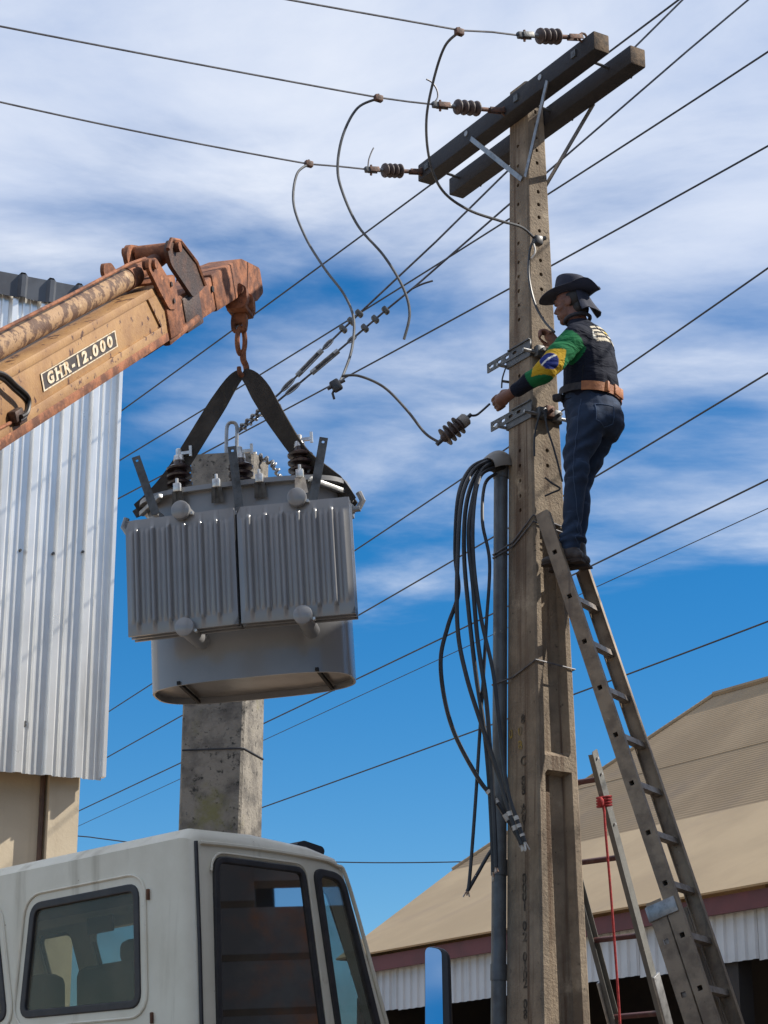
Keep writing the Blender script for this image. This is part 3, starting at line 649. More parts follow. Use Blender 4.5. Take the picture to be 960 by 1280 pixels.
# ---------------------------------------------------------------- riser cables
RC = [
 ('outermost black riser cable bowing far out to the left of the conduit', [(610, 574), (588, 586), (573, 620), (569, 690), (573, 740), (560, 782), (551, 822), (555, 870), (569, 919), (599, 975), (622, 1004), (651, 1053)], 0.0, 0.0128),
 ('thick black riser cable just inside the outermost one', [(612, 576), (592, 588), (577, 625), (572, 700), (572, 785), (583, 845), (602, 906), (625, 975), (638, 1020), (652, 1056)], -0.06, 0.0138),
 ('black riser cable hanging straight to the rusty clamp low on the conduit', [(613, 578), (596, 592), (583, 630), (580, 690), (586, 765), (595, 844), (605, 910), (612, 985), (617, 1090)], 0.03, 0.0138),
 ('black riser cable in the middle of the hanging bundle', [(615, 579), (600, 592), (588, 640), (586, 680), (591, 730), (597, 800), (608, 877), (614, 960), (618, 1030), (620, 1084)], -0.02, 0.0138),
 ('thin black riser cable that ends lowest in a taped tip', [(620, 592), (606, 606), (603, 652), (612, 703), (608, 779), (604, 850), (600, 912), (594, 1007), (587, 1098), (584, 1114)], 0.05, 0.0105),
 ('black riser cable crossing the bundle towards the pole', [(618, 585), (600, 596), (592, 640), (592, 700), (601, 771), (616, 838), (624, 905), (634, 985), (648, 1030), (656, 1052)], -0.09, 0.0118),
 ('short black cable slanting up from the lowest taped tip', [(621, 1056), (612, 1066), (597, 1092), (585, 1113)], 0.06, 0.0105)]
cabs = []
for i, (lab, pts, dy, r) in enumerate(RC):
    Yb = 11.86 + dy * 0.7
    ws = []
    for k, (x, y) in enumerate(pts):
        yy = Yb
        if k == 0 and i < 6: yy = 12.08
        if k == 1 and i < 6: yy = (Yb + 12.08) / 2
        ws.append(P(x, y, yy))
    w = smooth(ws, 7)
    t = thing('riser_cable', lab, 'cable', w[0], 'black cables hanging from the weatherhead'); cabs.append((t, w))
    MB().tube(w, r, 8).build('sheath', M['rubber'], t)
    if i in (0, 1, 5):
        L_ = len(w)
        for f_ in ((0.86, 0.9, 0.94) if i != 1 else (0.88, 0.93)):
            k = int(L_ * f_); MB().tube([w[k - 1], lerp(w[k - 1], w[k], 0.95)], r + 0.0025, 8).build('tape_band', M['tape'], t)
    if i != 6:
        e = w[-1]; dr = (w[-1] - w[-2]).normalized()
        for a in range(3):
            off = V((random.uniform(-.02, .02), random.uniform(-.01, .01), random.uniform(-.035, 0.0)))
            MB().tube([e - dr * 0.01, e + dr * 0.02 + off], 0.0045, 6).build('bare_end', M['tape'] if i in (0, 1, 5) else M['copper'], t)

# ---------------------------------------------------------------- crossarms
AZT = PLN(640, 152, PX - PA * 0.16, PA).z      # level of arms: axis of the front arm at the pole
aw = 0.115
f0 = PLN(531, 217, PX - PA * (hr(8.1) + aw / 2), PA); f1 = PLN(752, 55, PX - PA * (hr(8.1) + aw / 2), PA)
armz = (f0.z + f1.z) / 2
def armpt(side, t, dz=0.0, off=0.0):     # t along -PB (towards near right)
    base = PX + UZ * (armz + dz) + (-PA if side == 0 else PA) * (hr(armz) + aw / 2 + off)
    return base - PB * t
tn = ((f1 - PX).dot(-PB)); tf = ((f0 - PX).dot(-PB))
tn2 = (PLN(798, 75, PX + PA * (hr(8.1) + aw / 2), PA) - PX).dot(-PB); tf2 = (PLN(570, 232, PX + PA * (hr(8.1) + aw / 2), PA) - PX).dot(-PB)
def crossarm(side, t0, t1, label, z):
    t = thing('crossarm', label, 'crossarm', armpt(side, (t0 + t1) / 2), 'pair of timber crossarms on the pole')
    mb = MB(); mb.bar(armpt(side, t0, z), armpt(side, t1, z), aw, 0.125, UZ, 0.008)
    o = mb.build('beam', [M['wood_dark'], M['wood_end']], t)
    for p in o.data.polygons:
        if abs(p.normal.dot(PB)) > 0.9: p.material_index = 1
    return t
ca0 = crossarm(0, tf, tn, 'front dark timber crossarm carrying the three strain insulators', 0)
zr = PLN(798, 75, PX + PA * (hr(8.1) + aw / 2), PA).z - armz
zr2 = PLN(570, 232, PX + PA * (hr(8.1) + aw / 2), PA).z - armz
ca1 = crossarm(1, tf2, tn2, 'rear dark timber crossarm behind the pole head without insulators', (zr + zr2) / 2)
zrr = (zr + zr2) / 2
for t_ in (tf + 0.12, tn - 0.2, 0.16):
    a = armpt(0, t_, 0, 0.07); b = armpt(1, t_, zrr, 0.12)
    MB().cyl(a, b, 0.0095, 8).build('through_bolt', M['steel_dark'], ca0)
    for q in (a,):
        MB().box((0, 0, 0), (0.014, 0.045, 0.045), frame(q + PA * 0.008, PA, UZ)).build('washer', M['steel_dark'], ca0, smooth=None)
for t_ in (-0.42, 0.42):
    q = armpt(0, t_, 0.02, aw / 2); MB().cyl(q - PA * -0.004, q - PA * 0.006, 0.02, 8).build('bolt_plate', M['galv'], ca0)
# braces: flat bars from arm to pole
def brace(side, t_, own, zt, zp, tp, bend=0.0):
    a = armpt(side, t_, zt - 0.045, aw / 2 + 0.006)
    s_ = -PA if side == 0 else PA
    z = armz + zp; b = PX + UZ * z + s_ * (hr(z) + 0.012) - PB * tp
    pts = [a, b]
    mb = MB(); mb.bar(a, b, 0.008, 0.032, -s_.cross((b - a).normalized())); return mb.build('brace', M['galv'], own, smooth=None)
brace(0, 0.50, ca0, 0, -0.50, 0.10); brace(0, -0.36, ca0, 0, -0.50, 0.06)
brace(1, 0.46, ca1, zrr, -0.50, 0.06); brace(1, -0.33, ca1, zrr, -0.52, 0.02)

# ---------------------------------------------------------------- strain insulators, conductors
INS = [((727, 47), (650, 44), (0.94,), 'strain insulator at the upper right end of the front crossarm'),
       ((630, 139), (544, 131), (0,), 'strain insulator in the middle of the front crossarm by the pole head'),
       ((527, 215), (459, 212), (0,), 'strain insulator at the lower left end of the front crossarm')]
ndir = V((-0.86, -0.51, 0)).normalized()
ins_ends = []
def ins_pt(px, py, base):
    return PLN(px, py, base, UZ.cross(ndir).normalized())
for (a, b, _, lab) in INS:
    base = PLN(a[0], a[1], PX - PA * (hr(8.1) + aw), PA)
    A = base; Bp = ins_pt(b[0], b[1], base); d = Bp - A; Lx = d.length; fx = d.normalized()
    t = thing('strain_insulator', lab, 'insulator', A, 'strain insulators on the crossarm')
    def at(f): return A + d * f
    Mx = frame(at(0.36), UZ.cross(fx), fx); n_s = 4; L1 = Lx * 0.36
    prof_ = [(0.012, 0)]
    for k in range(n_s):
        z0 = L1 * (k + 0.12) / n_s; z1 = L1 * (k + 0.5) / n_s; z2 = L1 * (k + 0.88) / n_s
        prof_ += [(0.027, z0), (0.047, z0 + L1 * .05), (0.050, z1), (0.047, z2 - L1 * .05), (0.027, z2)]
    prof_ += [(0.012, L1)]
    MB().lathe(prof_, Mx, 16).build('shed_body', M['dull_polymer'], t)
    MB().cyl(at(0.20), at(0.38), 0.014, 10).build('end_fitting', M['rust_fit'], t); MB().cyl(at(0.70), at(0.82), 0.014, 10).build('end_fitting', M['galv'], t)
    # clevis and eye on the arm side
    nrm = UZ.cross(fx).normalized()
    for s_ in (-1, 1):
        MB().bar(at(0.0) + nrm * 0.016 * s_, at(0.22) + nrm * 0.016 * s_, 0.008, 0.03, UZ, 0.002).build('clevis', M['rust_fit'], t)
    ring = [at(-0.02) + fx * (0.03 * math.cos(k * .7)) + UZ * (0.03 * math.sin(k * .7)) for k in range(10)]
    MB().tube(ring, 0.008, 6).build('eye', M['rust_fit'], t)
    # dead-end clamp
    for s_ in (-1, 1): MB().bar(at(0.80) + nrm * 0.017 * s_, at(0.97) + nrm * 0.017 * s_ , 0.009, 0.035, UZ, 0.003).build('clamp_plate', M['rust_fit'] if _ == (0,) else M['steel_dark'], t)
    MB().bar(at(0.84), at(1.04), 0.03, 0.04, UZ, 0.006).build('clamp_body', M['steel_dark'], t)
    MB().cyl(at(0.93) + UZ * 0.035, at(0.93) - UZ * 0.04, 0.008, 8).build('clamp_bolt', M['rust_fit'], t)
    ins_ends.append(at(1.0))
CON = [([(655, 45), (615, 40), (576, 38), (470, 19), (362, 0), (180, -33)], 'topmost conductor reaching the upper right insulator', 0),
       ([(546, 131), (510, 127), (474, 122), (300, 91), (160, 63), (0, 33), (-60, 21)], 'middle conductor reaching the insulator beside the pole head', 1),
       ([(462, 212), (424, 208), (386, 205), (250, 180), (120, 154), (0, 127), (-60, 114)], 'lowest conductor reaching the lower left insulator', 2)]
cpt = {}
for pts, lab, k in CON:
    n_ = UZ.cross(ndir).normalized(); w = [PLN(x, y, ins_ends[k], n_) for x, y in pts[:3] + fit_arc(pts[2:], 10)[1:]]; cpt[k] = (ins_ends[k], n_); w.append(w[-1] + (w[-1] - w[-2]).normalized() * 16)
    t = tag(MB().tube(w, 0.0062, 6).build('conductor', M['wire']), lab, 'wire', 'conductors leaving the crossarm')
# loose tails by two of the clamps
for lab, pts, k in (('short loose wire tail curling up by the middle insulator clamp', [(541, 130), (547, 122), (546, 112), (540, 103), (533, 99)], 1), ('short loose wire tail standing up by the lower left insulator clamp', [(460, 210), (461, 200), (464, 191), (467, 185)], 2)):
    w = smooth([PLN(x, y, *cpt[k]) for x, y in pts], 4); tag(MB().tube(w, 0.0055, 6).build('wire_tail', M['wire']), lab, 'wire')

# ---------------------------------------------------------------- jumpers
def jumper(lab, pts, Ys, r=0.0085, clamp=True):
    n = len(pts); ws = [P(x, y, Ys[0] + (Ys[1] - Ys[0]) * i / (n - 1)) for i, (x, y) in enumerate(pts)]
    w = smooth(ws, 8); t = thing('jumper_cable', lab, 'cable', w[0], 'grey jumper cables looping below the conductors')
    MB().tube(w, r, 8).build('sheath', M['jumper'], t)
    if clamp:
        q = w[0]; mb = MB(); mb.bbox((0, 0, 0), (0.055, 0.035, 0.04), 0.006, frame(q, ndir, UZ)); mb.build('tap_clamp', M['rust_fit'], t)
        MB().cyl(q + UZ * 0.03, q - UZ * 0.02, 0.007, 8).build('clamp_bolt', M['rust_fit'], t)
    return t, w
def YC(k, px, py): return PLN(px, py, *cpt[k]).y
j1, w1 = jumper('grey jumper cable looping from the top conductor to the clamp on the pole', [(574, 40), (556, 58), (542, 100), (533, 150), (537, 200), (553, 238), (585, 262), (625, 276), (652, 284), (668, 298)], (YC(0, 574, 40), 11.93))
j2, w2 = jumper('grey jumper cable hanging free from the middle conductor with a cut end', [(473, 123), (447, 135), (429, 168), (422, 208), (428, 240), (448, 283), (480, 320), (504, 360), (512, 392), (505, 424)], (YC(1, 473, 123), 11.5))
j3, w3 = jumper('grey jumper cable hanging from the lowest conductor to the splice clamp', [(386, 205), (371, 218), (367, 255), (382, 297), (406, 336), (430, 368), (442, 398), (440, 435), (430, 466), (424, 478)], (YC(2, 386, 205), 11.6))
j4, w4 = jumper('grey jumper cable arching from the splice clamp to the surge arrester', [(427, 470), (449, 470), (480, 484), (508, 512), (531, 541), (549, 553)], (11.6, 11.62), clamp=False)
sp = P(420, 482, 11.6); t = thing('splice_clamp', 'small black splice clamp where two grey jumpers meet', 'clamp', sp)
mb = MB(); mb.bbox((0, 0, 0), (0.06, 0.04, 0.075), 0.012, along(sp, sp + V((0.4, 0, 0.25)))); mb.build('clamp_body', M['rubber'], t)
MB().cyl(sp + V((-0.05, 0, -0.02)), sp + V((0.05, 0, 0.035)), 0.012, 8).build('clamp_bolt', M['wire'], t); MB().tube([sp, sp + V((-0.02, 0, -0.05)), sp + V((-0.01, 0, -0.085))], 0.008, 6).build('wire_stub', M['rubber'], t)

# arrester hanging from jumper four, held by the hand
a0, a1 = P(549, 553, 11.62), P(589, 518, 11.62); d = a1 - a0; fx = d.normalized(); Lx = d.length
t = thing('surge_arrester', 'brown finned surge arrester hanging between the jumper and the hand', 'arrester', a0)
Mx = frame(a0, V((0, 1, 0)), fx); pr = [(0.008, 0), (0.012, 0.02), (0.024, 0.03), (0.026, 0.035)]
for k in range(4):
    z = 0.05 + k * 0.035; pr += [(0.030, z - 0.006), (0.060, z - 0.003), (0.060, z + 0.003), (0.030, z + 0.006)]
pr += [(0.030, 0.172)]
MB().lathe(pr, Mx, 16).build('finned_body', M['dull_polymer'], t)
MB().lathe([(0.030, 0.1725), (0.040, 0.175), (0.040, 0.215), (0.030, 0.225), (0.012, 0.23)], Mx, 16).build('cap', M['pvc'], t)
MB().cyl(a0 + fx * 0.225, a1, 0.012, 8).build('terminal', M['rubber'], t); MB().cyl(a0 - fx * 0.02, a0 + fx * 0.02, 0.013, 8).build('terminal', M['steel_dark'], t)
w = smooth([a1 - fx * 0.01, P(595, 519, 11.63), P(602, 514, 11.66), P(612, 505, 11.7)], 5); tag(MB().tube(w, 0.007, 6).build('arrester_lead', M['rubber']), 'thin dark lead from the surge arrester into the hand', 'wire')
# clamp on the pole where jumper one lands, drop lead, loose white end
q = P(672, 301, 11.93); t = thing('pole_clamp', 'black clamp on the pole face where the long jumper lands', 'clamp', q)
mb = MB(); mb.bbox((0, 0, 0), (0.055, 0.05, 0.06), 0.01, frame(q, PA, UZ)); mb.build('clamp_body', M['rubber'], t); MB().cyl(q - PB * 0.0, q + V((0.05, 0.02, 0.03)), 0.014, 8).build('clamp_bolt', M['rubber'], t)
w = smooth([P(667, 300, 11.9), P(662, 315, 11.9), P(661, 345, 11.9), P(668, 378, 11.88), P(680, 401, 11.82), P(693, 415, 11.72)], 6)
tag(MB().tube(w, 0.0075, 6).build('drop_lead', M['rubber']), 'dark lead running down the pole face into the gloved hand', 'wire')
w = smooth([P(667, 305, 11.9), P(669, 315, 11.9), P(664, 323, 11.9)], 5); tag(MB().tube(w, 0.006, 6).build('loose_end', M['tape']), 'short pale loose strand under the pole clamp', 'wire')

# ================================================================== steel brackets clamped on the pole
def bracket(py, label, ext, pyend):
    z = PLN(645, py, PX - PA * 0.14, PA).z; a = hr(z); b = hl(z)
    t = thing('steel_bracket', label, 'bracket', PX + UZ * z, 'pair of clamped brackets on the pole')
    face = PX + UZ * z - PA * (a + 0.012)
    Lb = b + ext; t0, t1 = -(b + 0.02), Lb       # along PB
    # perforated flat leg standing on edge against the flat face
    L = t1 - t0; holes = []
    for k in range(4):
        cx = L - 0.05 - k * 0.085; holes.append(rr([(cx - 0.022, -0.010), (cx + 0.022, -0.010), (cx + 0.022, 0.010), (cx - 0.022, 0.010)], 0.0095, 3))
    me = plate([(0, -0.031), (L, -0.031), (L, 0.031), (0, 0.031)], holes, 0.008)
    put('perforated_leg', me, M['steel_dark'], t, frame(face + PB * t0, PB, -PA), smooth=None)
    mb = MB(); mb.box((L / 2 - 0.12, -0.0315, 0.008), (L - 0.24, 0.007, 0.012), frame(face + PB * t0, PB, -PA)); mb.build('flange_leg', M['steel_dark'], t, smooth=None)
    g_ = 0.006       # clamp band round the pole
    c = [PX + UZ * (z - 0.05) + PA * sx * (a + g_) + PB * sy * (b + g_) for sx, sy in ((-1, 1), (-1, -1), (1, -1), (1, 1))]
    for i in range(4): MB().bar(c[i], c[(i + 1) % 4], 0.008, 0.045, UZ).build('clamp_band', M['steel_dark'], t, smooth=None)
    for sx, sy in ((-1, -1), (1, -1), (-1, 1)):
        q = PX + UZ * (z - 0.05) + PA * sx * (a + 0.02) + PB * sy * (b + 0.02)
        MB().cyl(q - PA * 0.05, q + PA * 0.05, 0.011, 8).build('clamp_bolt', M['galv'], t)
    # knuckle castings on the recessed side
    for k, s in enumerate((-0.55, 0.0, 0.5)):
        q = PX + UZ * (z - 0.045 + 0.02 * (k % 2)) - PB * (b + 0.03) + PA * s * a
        mb = MB(); mb.bbox((0, 0, 0), (0.06, 0.05, 0.075), 0.012, frame(q, PA, UZ)); mb.cyl(q - PB * 0.02, q - PB * 0.055, 0.012, 8); mb.build('clamp_lug', M['steel_dark'] if k != 1 else M['rust_fit'], t)
    return t
bracket(436, 'upper perforated steel bracket clamped on the pole at shoulder height', 0.21, 0)
bracket(514, 'lower perforated steel bracket clamped on the pole under the hand', 0.165, 0)
# small step bolt and wire loops round the working area
q = P(633, 478, 12.2); tag(MB().cyl(q + V((0.03, 0, 0)), q + V((-0.03, -0.01, 0.005)), 0.009, 8).build('step_bolt', M['steel_dark']), 'short bolt sticking out left of the pole between brackets', 'bolt')
w = smooth([P(632, 460, 12.0), P(628, 473, 11.95), P(627, 485, 11.95)], 5); tag(MB().tube(w, 0.005, 6).build('wire_loop', M['cable_far']), 'thin wire loop on the left pole edge above the hand', 'wire')
for lab, pts in (('dark rope line slanting down the pole from the lower bracket to the knee', [(680, 512), (684, 535), (692, 560), (700, 590), (703, 602)]), ('dark rope line hanging straight down from the lower bracket', [(676, 515), (671, 530), (668, 548), (668, 570)]),
                 ('dark lashing rope crossing the pole at knee height', [(681, 597), (690, 604), (700, 611), (690, 616), (681, 620)])):
    w = smooth([P(x, y, 11.87) for x, y in pts], 6); tag(MB().tube(w, 0.006, 6).build('rope_line', M['cable_far']), lab, 'rope')

# ================================================================== overhead cables in the background
def span(lab, pts, z, r, name='overhead_cable'):
    w = [PZ(x, y, z) for x, y in fit_arc(pts)]
    a, b = w[0], w[-1]; dr = (b - a).normalized()
    w = [a - dr * 6] + w + [b + dr * 14]
    return tag(MB().tube(w, r, 6).build(name, M['cable_far']), lab, 'cable', 'overhead cables crossing the sky')
span('highest overhead cable, passing behind both crossarms to the top edge', [(848, 0), (676, 129), (527, 239), (340, 377), (147, 517)], 9.6, 0.0085)
span('overhead cable meeting the stay wires and passing just below the pole head', [(960, 65), (683, 243), (596, 300), (340, 460), (145, 578)], 9.2, 0.0085)
span('overhead cable passing behind the pole at the height of the hat', [(960, 183), (685, 332), (631, 365), (360, 512), (145, 624)], 8.8, 0.0085)
span('overhead cable emerging from behind the back of the lineman at shirt height', [(960, 335), (776, 463), (578, 600), (440, 688), (190, 857), (136, 888)], 8.2, 0.0085)
span('overhead cable passing behind the thighs of the lineman', [(960, 466), (742, 598), (565, 702), (447, 768), (225, 897), (136, 945)], 7.6, 0.0085)
span('overhead cable passing right behind the boots of the lineman', [(960, 600), (728, 712), (555, 796), (330, 905), (225, 955), (100, 1012)], 7.2, 0.0085)
span('faint thin overhead cable just below the one behind the boots', [(960, 636), (735, 738), (555, 820), (330, 926), (225, 976), (100, 1030)], 7.2, 0.0045)
span('lowest slanting overhead cable, crossing behind the long ladder', [(960, 777), (720, 866), (597, 913), (330, 1009), (240, 1040)], 6.6, 0.0085)
w = smooth([P(x, y, 40) for x, y in ((-60, 1032), (97, 1045), (132, 1049), (300, 1070), (440, 1078), (620, 1076), (800, 1066))], 6)
tag(MB().tube(w, 0.011, 6).build('overhead_cable', M['cable_far']), 'far faint cable almost level above the truck roof', 'cable', 'overhead cables crossing the sky')

# ================================================================== stub pole and its stays
SY = 13.6
SPA = V((0.985, -0.17, 0)).normalized(); SPB = V((0.17, 0.985, 0)).normalized()
sT0, sT1 = P(238, 573, SY), P(317, 564, SY - 0.07); sB0, sB1 = P(222, 1040, SY), P(300, 1040, SY - 0.07)
ztp = sT1.z
ST = thing('stub_pole', 'short thick weathered concrete anchor pole standing behind the hanging transformer', 'pole', V((sB0.x, SY, 0)))
def sring(z):
    f = (z - sB0.z) / (ztp - sB0.z)
    a = V((lerp(sB0.x, sT0.x, f), SY, z)); b = V((lerp(sB1.x, sT1.x, f), SY - 0.07, z))
    n = V((b.y - a.y, -(b.x - a.x), 0)).normalized()      # towards the camera
    dpt = lerp(0.40, 0.30, f); bk = V((0.30, 0.95, 0)).normalized() * dpt
    c = 0.015; e = (b - a).normalized(); bn = bk.normalized()
    return [a + e * c, b - e * c, b + bn * c, b + bk - bn * c, b + bk - e * c, a + bk + e * c, a + bk - bn * c, a + bn * c]
mb = MB(); zs = [0, 1, 2, 3, 3.6] + [3.6 + (ztp - 3.6) * k / 6 for k in range(1, 7)]
mb.loft([sring(z) for z in zs]); mb.build('shaft', M['stub'], ST, smooth=None)
zj = P(265, 938, SY).z; rg = [q + (q - sum(sring(zj), V()) / 8) * 0.012 for q in sring(zj)]
MB().tube(rg[:5], 0.006, 6).build('tie_wire', M['cable_far'], ST)
hk = smooth([P(283, 572, SY + 0.1), P(283, 555, SY + 0.1), P(284, 533, SY + 0.1), P(290, 528, SY + 0.1), P(296, 533, SY + 0.1), P(296, 555, SY + 0.1), P(297, 572, SY + 0.1)], 6)
MB().tube(hk, 0.013, 8).build('hook_bolt', M['galv'], ST)
def helix(p, r, turns, r0, seg=5):
    out = []; n = int(turns * 9)
    for i in range(n + 1):
        f = i / n; k = f * (len(p) - 1); j = min(int(k), len(p) - 2); c = lerp(p[j], p[j + 1], k - j); d = (p[j + 1] - p[j]).normalized()
        e = d.orthogonal().normalized(); g_ = d.cross(e); out.append(c + (e * math.cos(f * turns * 2 * math.pi) + g_ * math.sin(f * turns * 2 * math.pi)) * r)
    return out
def stay(lab, pts, Y0, Y1, parts):
    n = len(pts); xs = [q[0] for q in pts]
    w = [P(x, y, lerp(Y0, Y1, (x - xs[0]) / (xs[-1] - xs[0]))) for x, y in pts]
    w_end = w[-1] + (w[-1] - w[-2]).normalized() * 9
    t = thing('stay_wire', lab, 'stay wire', w[0], 'stay wires between the stub pole and the line')
    def at(px):
        for i in range(n - 1):
            if xs[i] <= px <= xs[i + 1]:
                return lerp(w[i], w[i + 1], (px - xs[i]) / (xs[i + 1] - xs[i]))
    MB().tube(w + [w_end], 0.0075, 6).build('strand', M['wire'], t)
    for kind, px, px2 in parts:
        a = at(px); b = at(px2) if px2 else None
        if kind == 'clip': 
            d = (w[-1] - w[0]).normalized(); mb = MB(); mb.bbox((0, 0, 0), (0.035, 0.05, 0.06), 0.01, along(a, a + d)); mb.build('clip', M['steel_dark'], t)
        if kind == 'eye':
            L = (b - a).length; Mx = along(a, b); pts2 = [Mx @ V((L / 2 + L / 2 * math.cos(k * math.pi / 8), 0, 0.014 * math.sin(k * math.pi / 8))) for k in range(17)]
            MB().tube(pts2, 0.006, 6).build('eye', M['galv'], t)
        if kind == 'turnbuckle':
            Mx = along(a, b); L = (b - a).length
            for s_ in (-1, 1): MB().cyl(Mx @ V((0, 0, 0.014 * s_)), Mx @ V((L, 0, 0.014 * s_)), 0.0065, 6).build('turnbuckle_rod', M['galv'], t)
            for x_ in (0, L): MB().cyl(Mx @ V((x_ - 0.02, 0, 0)), Mx @ V((x_ + 0.02, 0, 0)), 0.02, 8).build('turnbuckle_end', M['galv'], t)
        if kind == 'grip':
            MB().tube(helix([a, b], 0.016, (b - a).length / 0.05, 0), 0.007, 5).build('grip_wrap', M['galv'], t)
    return t
stay('stay wire with a slim turnbuckle running up behind the crossarms', [(300, 535), (349, 492), (375, 466), (411, 429), (450, 391), (545, 302), (625, 223), (740, 112), (853, 0), (910, -56)], SY + 0.1, 13.7,
     [('grip', 302, 333), ('eye', 352, 368), ('eye', 404, 416), ('clip', 429, None), ('clip', 439, None), ('clip', 449, None), ('turnbuckle', 374, 400)])
stay('stay wire with a long turnbuckle running up behind the pole below the crossarms', [(297, 541), (349, 500), (372, 481), (440, 424), (482, 388), (520, 357), (630, 261), (683, 216), (860, 63), (935, 0), (990, -46)], SY + 0.12, 13.7,
     [('grip', 301, 327), ('eye', 357, 375), ('turnbuckle', 392, 420), ('eye', 435, 445), ('clip', 456, None), ('clip', 469, None), ('clip', 482, None)])
tag(MB().tube(smooth([P(515, 361, 13.62), P(528, 355, 13.62), P(541, 351, 13.62)], 4), 0.007, 6).build('wire_tail', M['wire']), 'loose stay wire end sticking out past the last clip', 'wire')
chain_p = smooth([P(x, y, SY + 0.05) for x, y in ((318, 568), (330, 572), (342, 580), (348, 592), (350, 606))], 4)
CHN = thing('twisted_wrap', 'twisted metal wrap drooping off the right side of the stub pole top', 'wire wrap', chain_p[0])
for ph in (0, 0.5):
    MB().tube(helix(chain_p, 0.015, 7, 0) if ph == 0 else [q + V((0, 0.012, -0.01)) for q in helix(chain_p, 0.015, 7.5, 0)], 0.0085, 6).build('strand', M['galv'], CHN)

# ================================================================== transformer
th = R(-3.6)
Rt = Matrix.Rotation(th, 4, 'Y') @ Matrix.Rotation(R(-9), 4, 'Z')
TO = P(305, 847, 11.2) + Rt.to_3x3() @ V((0, 0.265, 0))
TM = Matrix.Translation(TO) @ Rt
T = thing('transformer', 'grey three phase transformer with ribbed radiators hanging from the sling', 'transformer', TM)
def tl(x, y, z): return TM @ V((x, y, z))
HT = 1.105; TL, TD = 0.565, 0.265
def stadium(hx_, hy_, z, n=40):
    """rounded oblong plan"""
    out = []
    for k in range(n):
        a = 2 * math.pi * k / n; ca, sa = math.cos(a), math.sin(a); e = 2 / 3.0
        out.append(tl(hx_ * math.copysign(abs(ca) ** e, ca), hy_ * math.copysign(abs(sa) ** e, sa), z))
    return out
mb = MB(); mb.loft([stadium(TL, TD, z) for z in (0.0, HT)], cap=False); mb.loft([stadium(TL, TD, 0.0), stadium(TL - 0.012, TD - 0.012, 0.0), stadium(TL - 0.012, TD - 0.012, 0.035)], cap=False); mb.build('tank', M['grey_paint'], T, smooth=40)
mb = MB(); mb.loft([stadium(TL - 0.011, TD - 0.011, 0.034), stadium(TL - 0.011, TD - 0.011, 0.05)]); mb.build('bottom_plate', M['bottom_reflect'], T)
mb = MB(); mb.loft([stadium(TL + 0.045, TD + 0.04, HT - 0.012), stadium(TL + 0.045, TD + 0.04, HT + 0.006)]); mb.build('flange', M['grey_paint'], T, smooth=30)
mb = MB(); mb.loft([stadium(TL + 0.04, TD + 0.035, HT + 0.007), stadium(TL + 0.04, TD + 0.035, HT + 0.018), stadium(TL - 0.02, TD - 0.02, HT + 0.03)]); mb.build('lid', M['grey_paint'], T, smooth=30)
for x in (-0.37, 0.40):
    mb = MB(); mb.box((x, -0.0, 0.012), (0.018, 2 * TD - 0.03, 0.018), TM); mb.build('skid', M['black'], T, smooth=None)
# radiators
def radiator(cx, yaw, wd, ht, zc_, y0):
    ry = Matrix.Translation(V((cx, y0, zc_))) @ Matrix.Rotation(yaw, 4, 'Z'); X = TM @ ry
    for k in range(3):
        yk = 0.055 * k
        nrib = 19; cols = []; pitch = wd * 0.93 / nrib
        ux = [-wd / 2, -wd / 2 + 0.004]
        prof_ = []
        for i in range(nrib):
            x0 = -wd * 0.465 + i * pitch; big = (i % 3 == 1)
            for f_, d_ in ((0.0, 0), (0.14, 0.8 if big else 0.28), (0.30, 1.0 if big else 0.36), (0.56, 1.0 if big else 0.36), (0.72, 0.8 if big else 0.28), (0.86, 0)): prof_.append((x0 + f_ * pitch, d_ * 0.021, big))
        xs = [(-wd / 2, 0, False)] + prof_ + [(wd / 2, 0, False)]
        zz_ = [-0.5, -0.43, -0.415, -0.40, -0.385, -0.36, 0.36, 0.385, 0.40, 0.415, 0.43, 0.5]
        vs = []; nx = len(xs)
        for zf_ in zz_:
            for x, d_, big in xs:
                lim0, lim1 = (0.43, 0.40) if big else (0.405, 0.365)
                f_ = max(0, min(1, (lim0 - abs(zf_)) / (lim0 - lim1)))
                rim = 0.006 if (abs(zf_) > 0.49 or abs(x) > wd / 2 - 1e-4) else 0.0
                vs.append(X @ V((x, yk - d_ * f_ - 0.010 + rim, zf_ * ht)))
        fs = [(j * nx + i, j * nx + i + 1, (j + 1) * nx + i + 1, (j + 1) * nx + i) for j in range(len(zz_) - 1) for i in range(nx - 1)]
        mb = MB(); mb.add(vs, fs)
        if k < 3 or True: mb.box((0, yk + 0.004, 0), (wd, 0.016, ht), X)
        mb.build('radiator_panel', M['grey_paint'], T, smooth=50)
    sgn = 1
    for zz2, nm in ((0.5 * ht + 0.012, 'top'), (-0.5 * ht + 0.006, 'bottom')):
        hx2 = HX
        a = X @ V((hx2, -0.055, zz2)); b = X @ V((hx2, 0.30, zz2)); f = (b - a).normalized()
        mb = MB(); Mx = frame(a, UZ.cross(f), f)
        mb.lathe([(0.046, 0.0), (0.052, 0.004), (0.053, 0.03), (0.046, 0.035), (0.046, 0.34)], Mx, 20); mb.build('header_pipe', M['grey_paint'], T, smooth=40)
        mb = MB(); q = X @ V((hx2 + 0.055, 0.0, zz2 - 0.02)); mb.cyl(q, q - f * 0.03, 0.009, 8); mb.build('drain_plug', M['bright_zinc'], T)
wd = 0.615; ht = 0.655
HX = 0.02; radiator(-0.263, R(-3), wd, ht, 0.55, -TD - 0.27)
HX = 0.03; radiator(0.367, R(3), wd, ht, 0.55, -TD - 0.27)
MB().box((0.052, -TD - 0.24, 0.55), (0.012, 0.05, ht * 0.9), TM).build('seam_bar', M['black'], T, smooth=None)
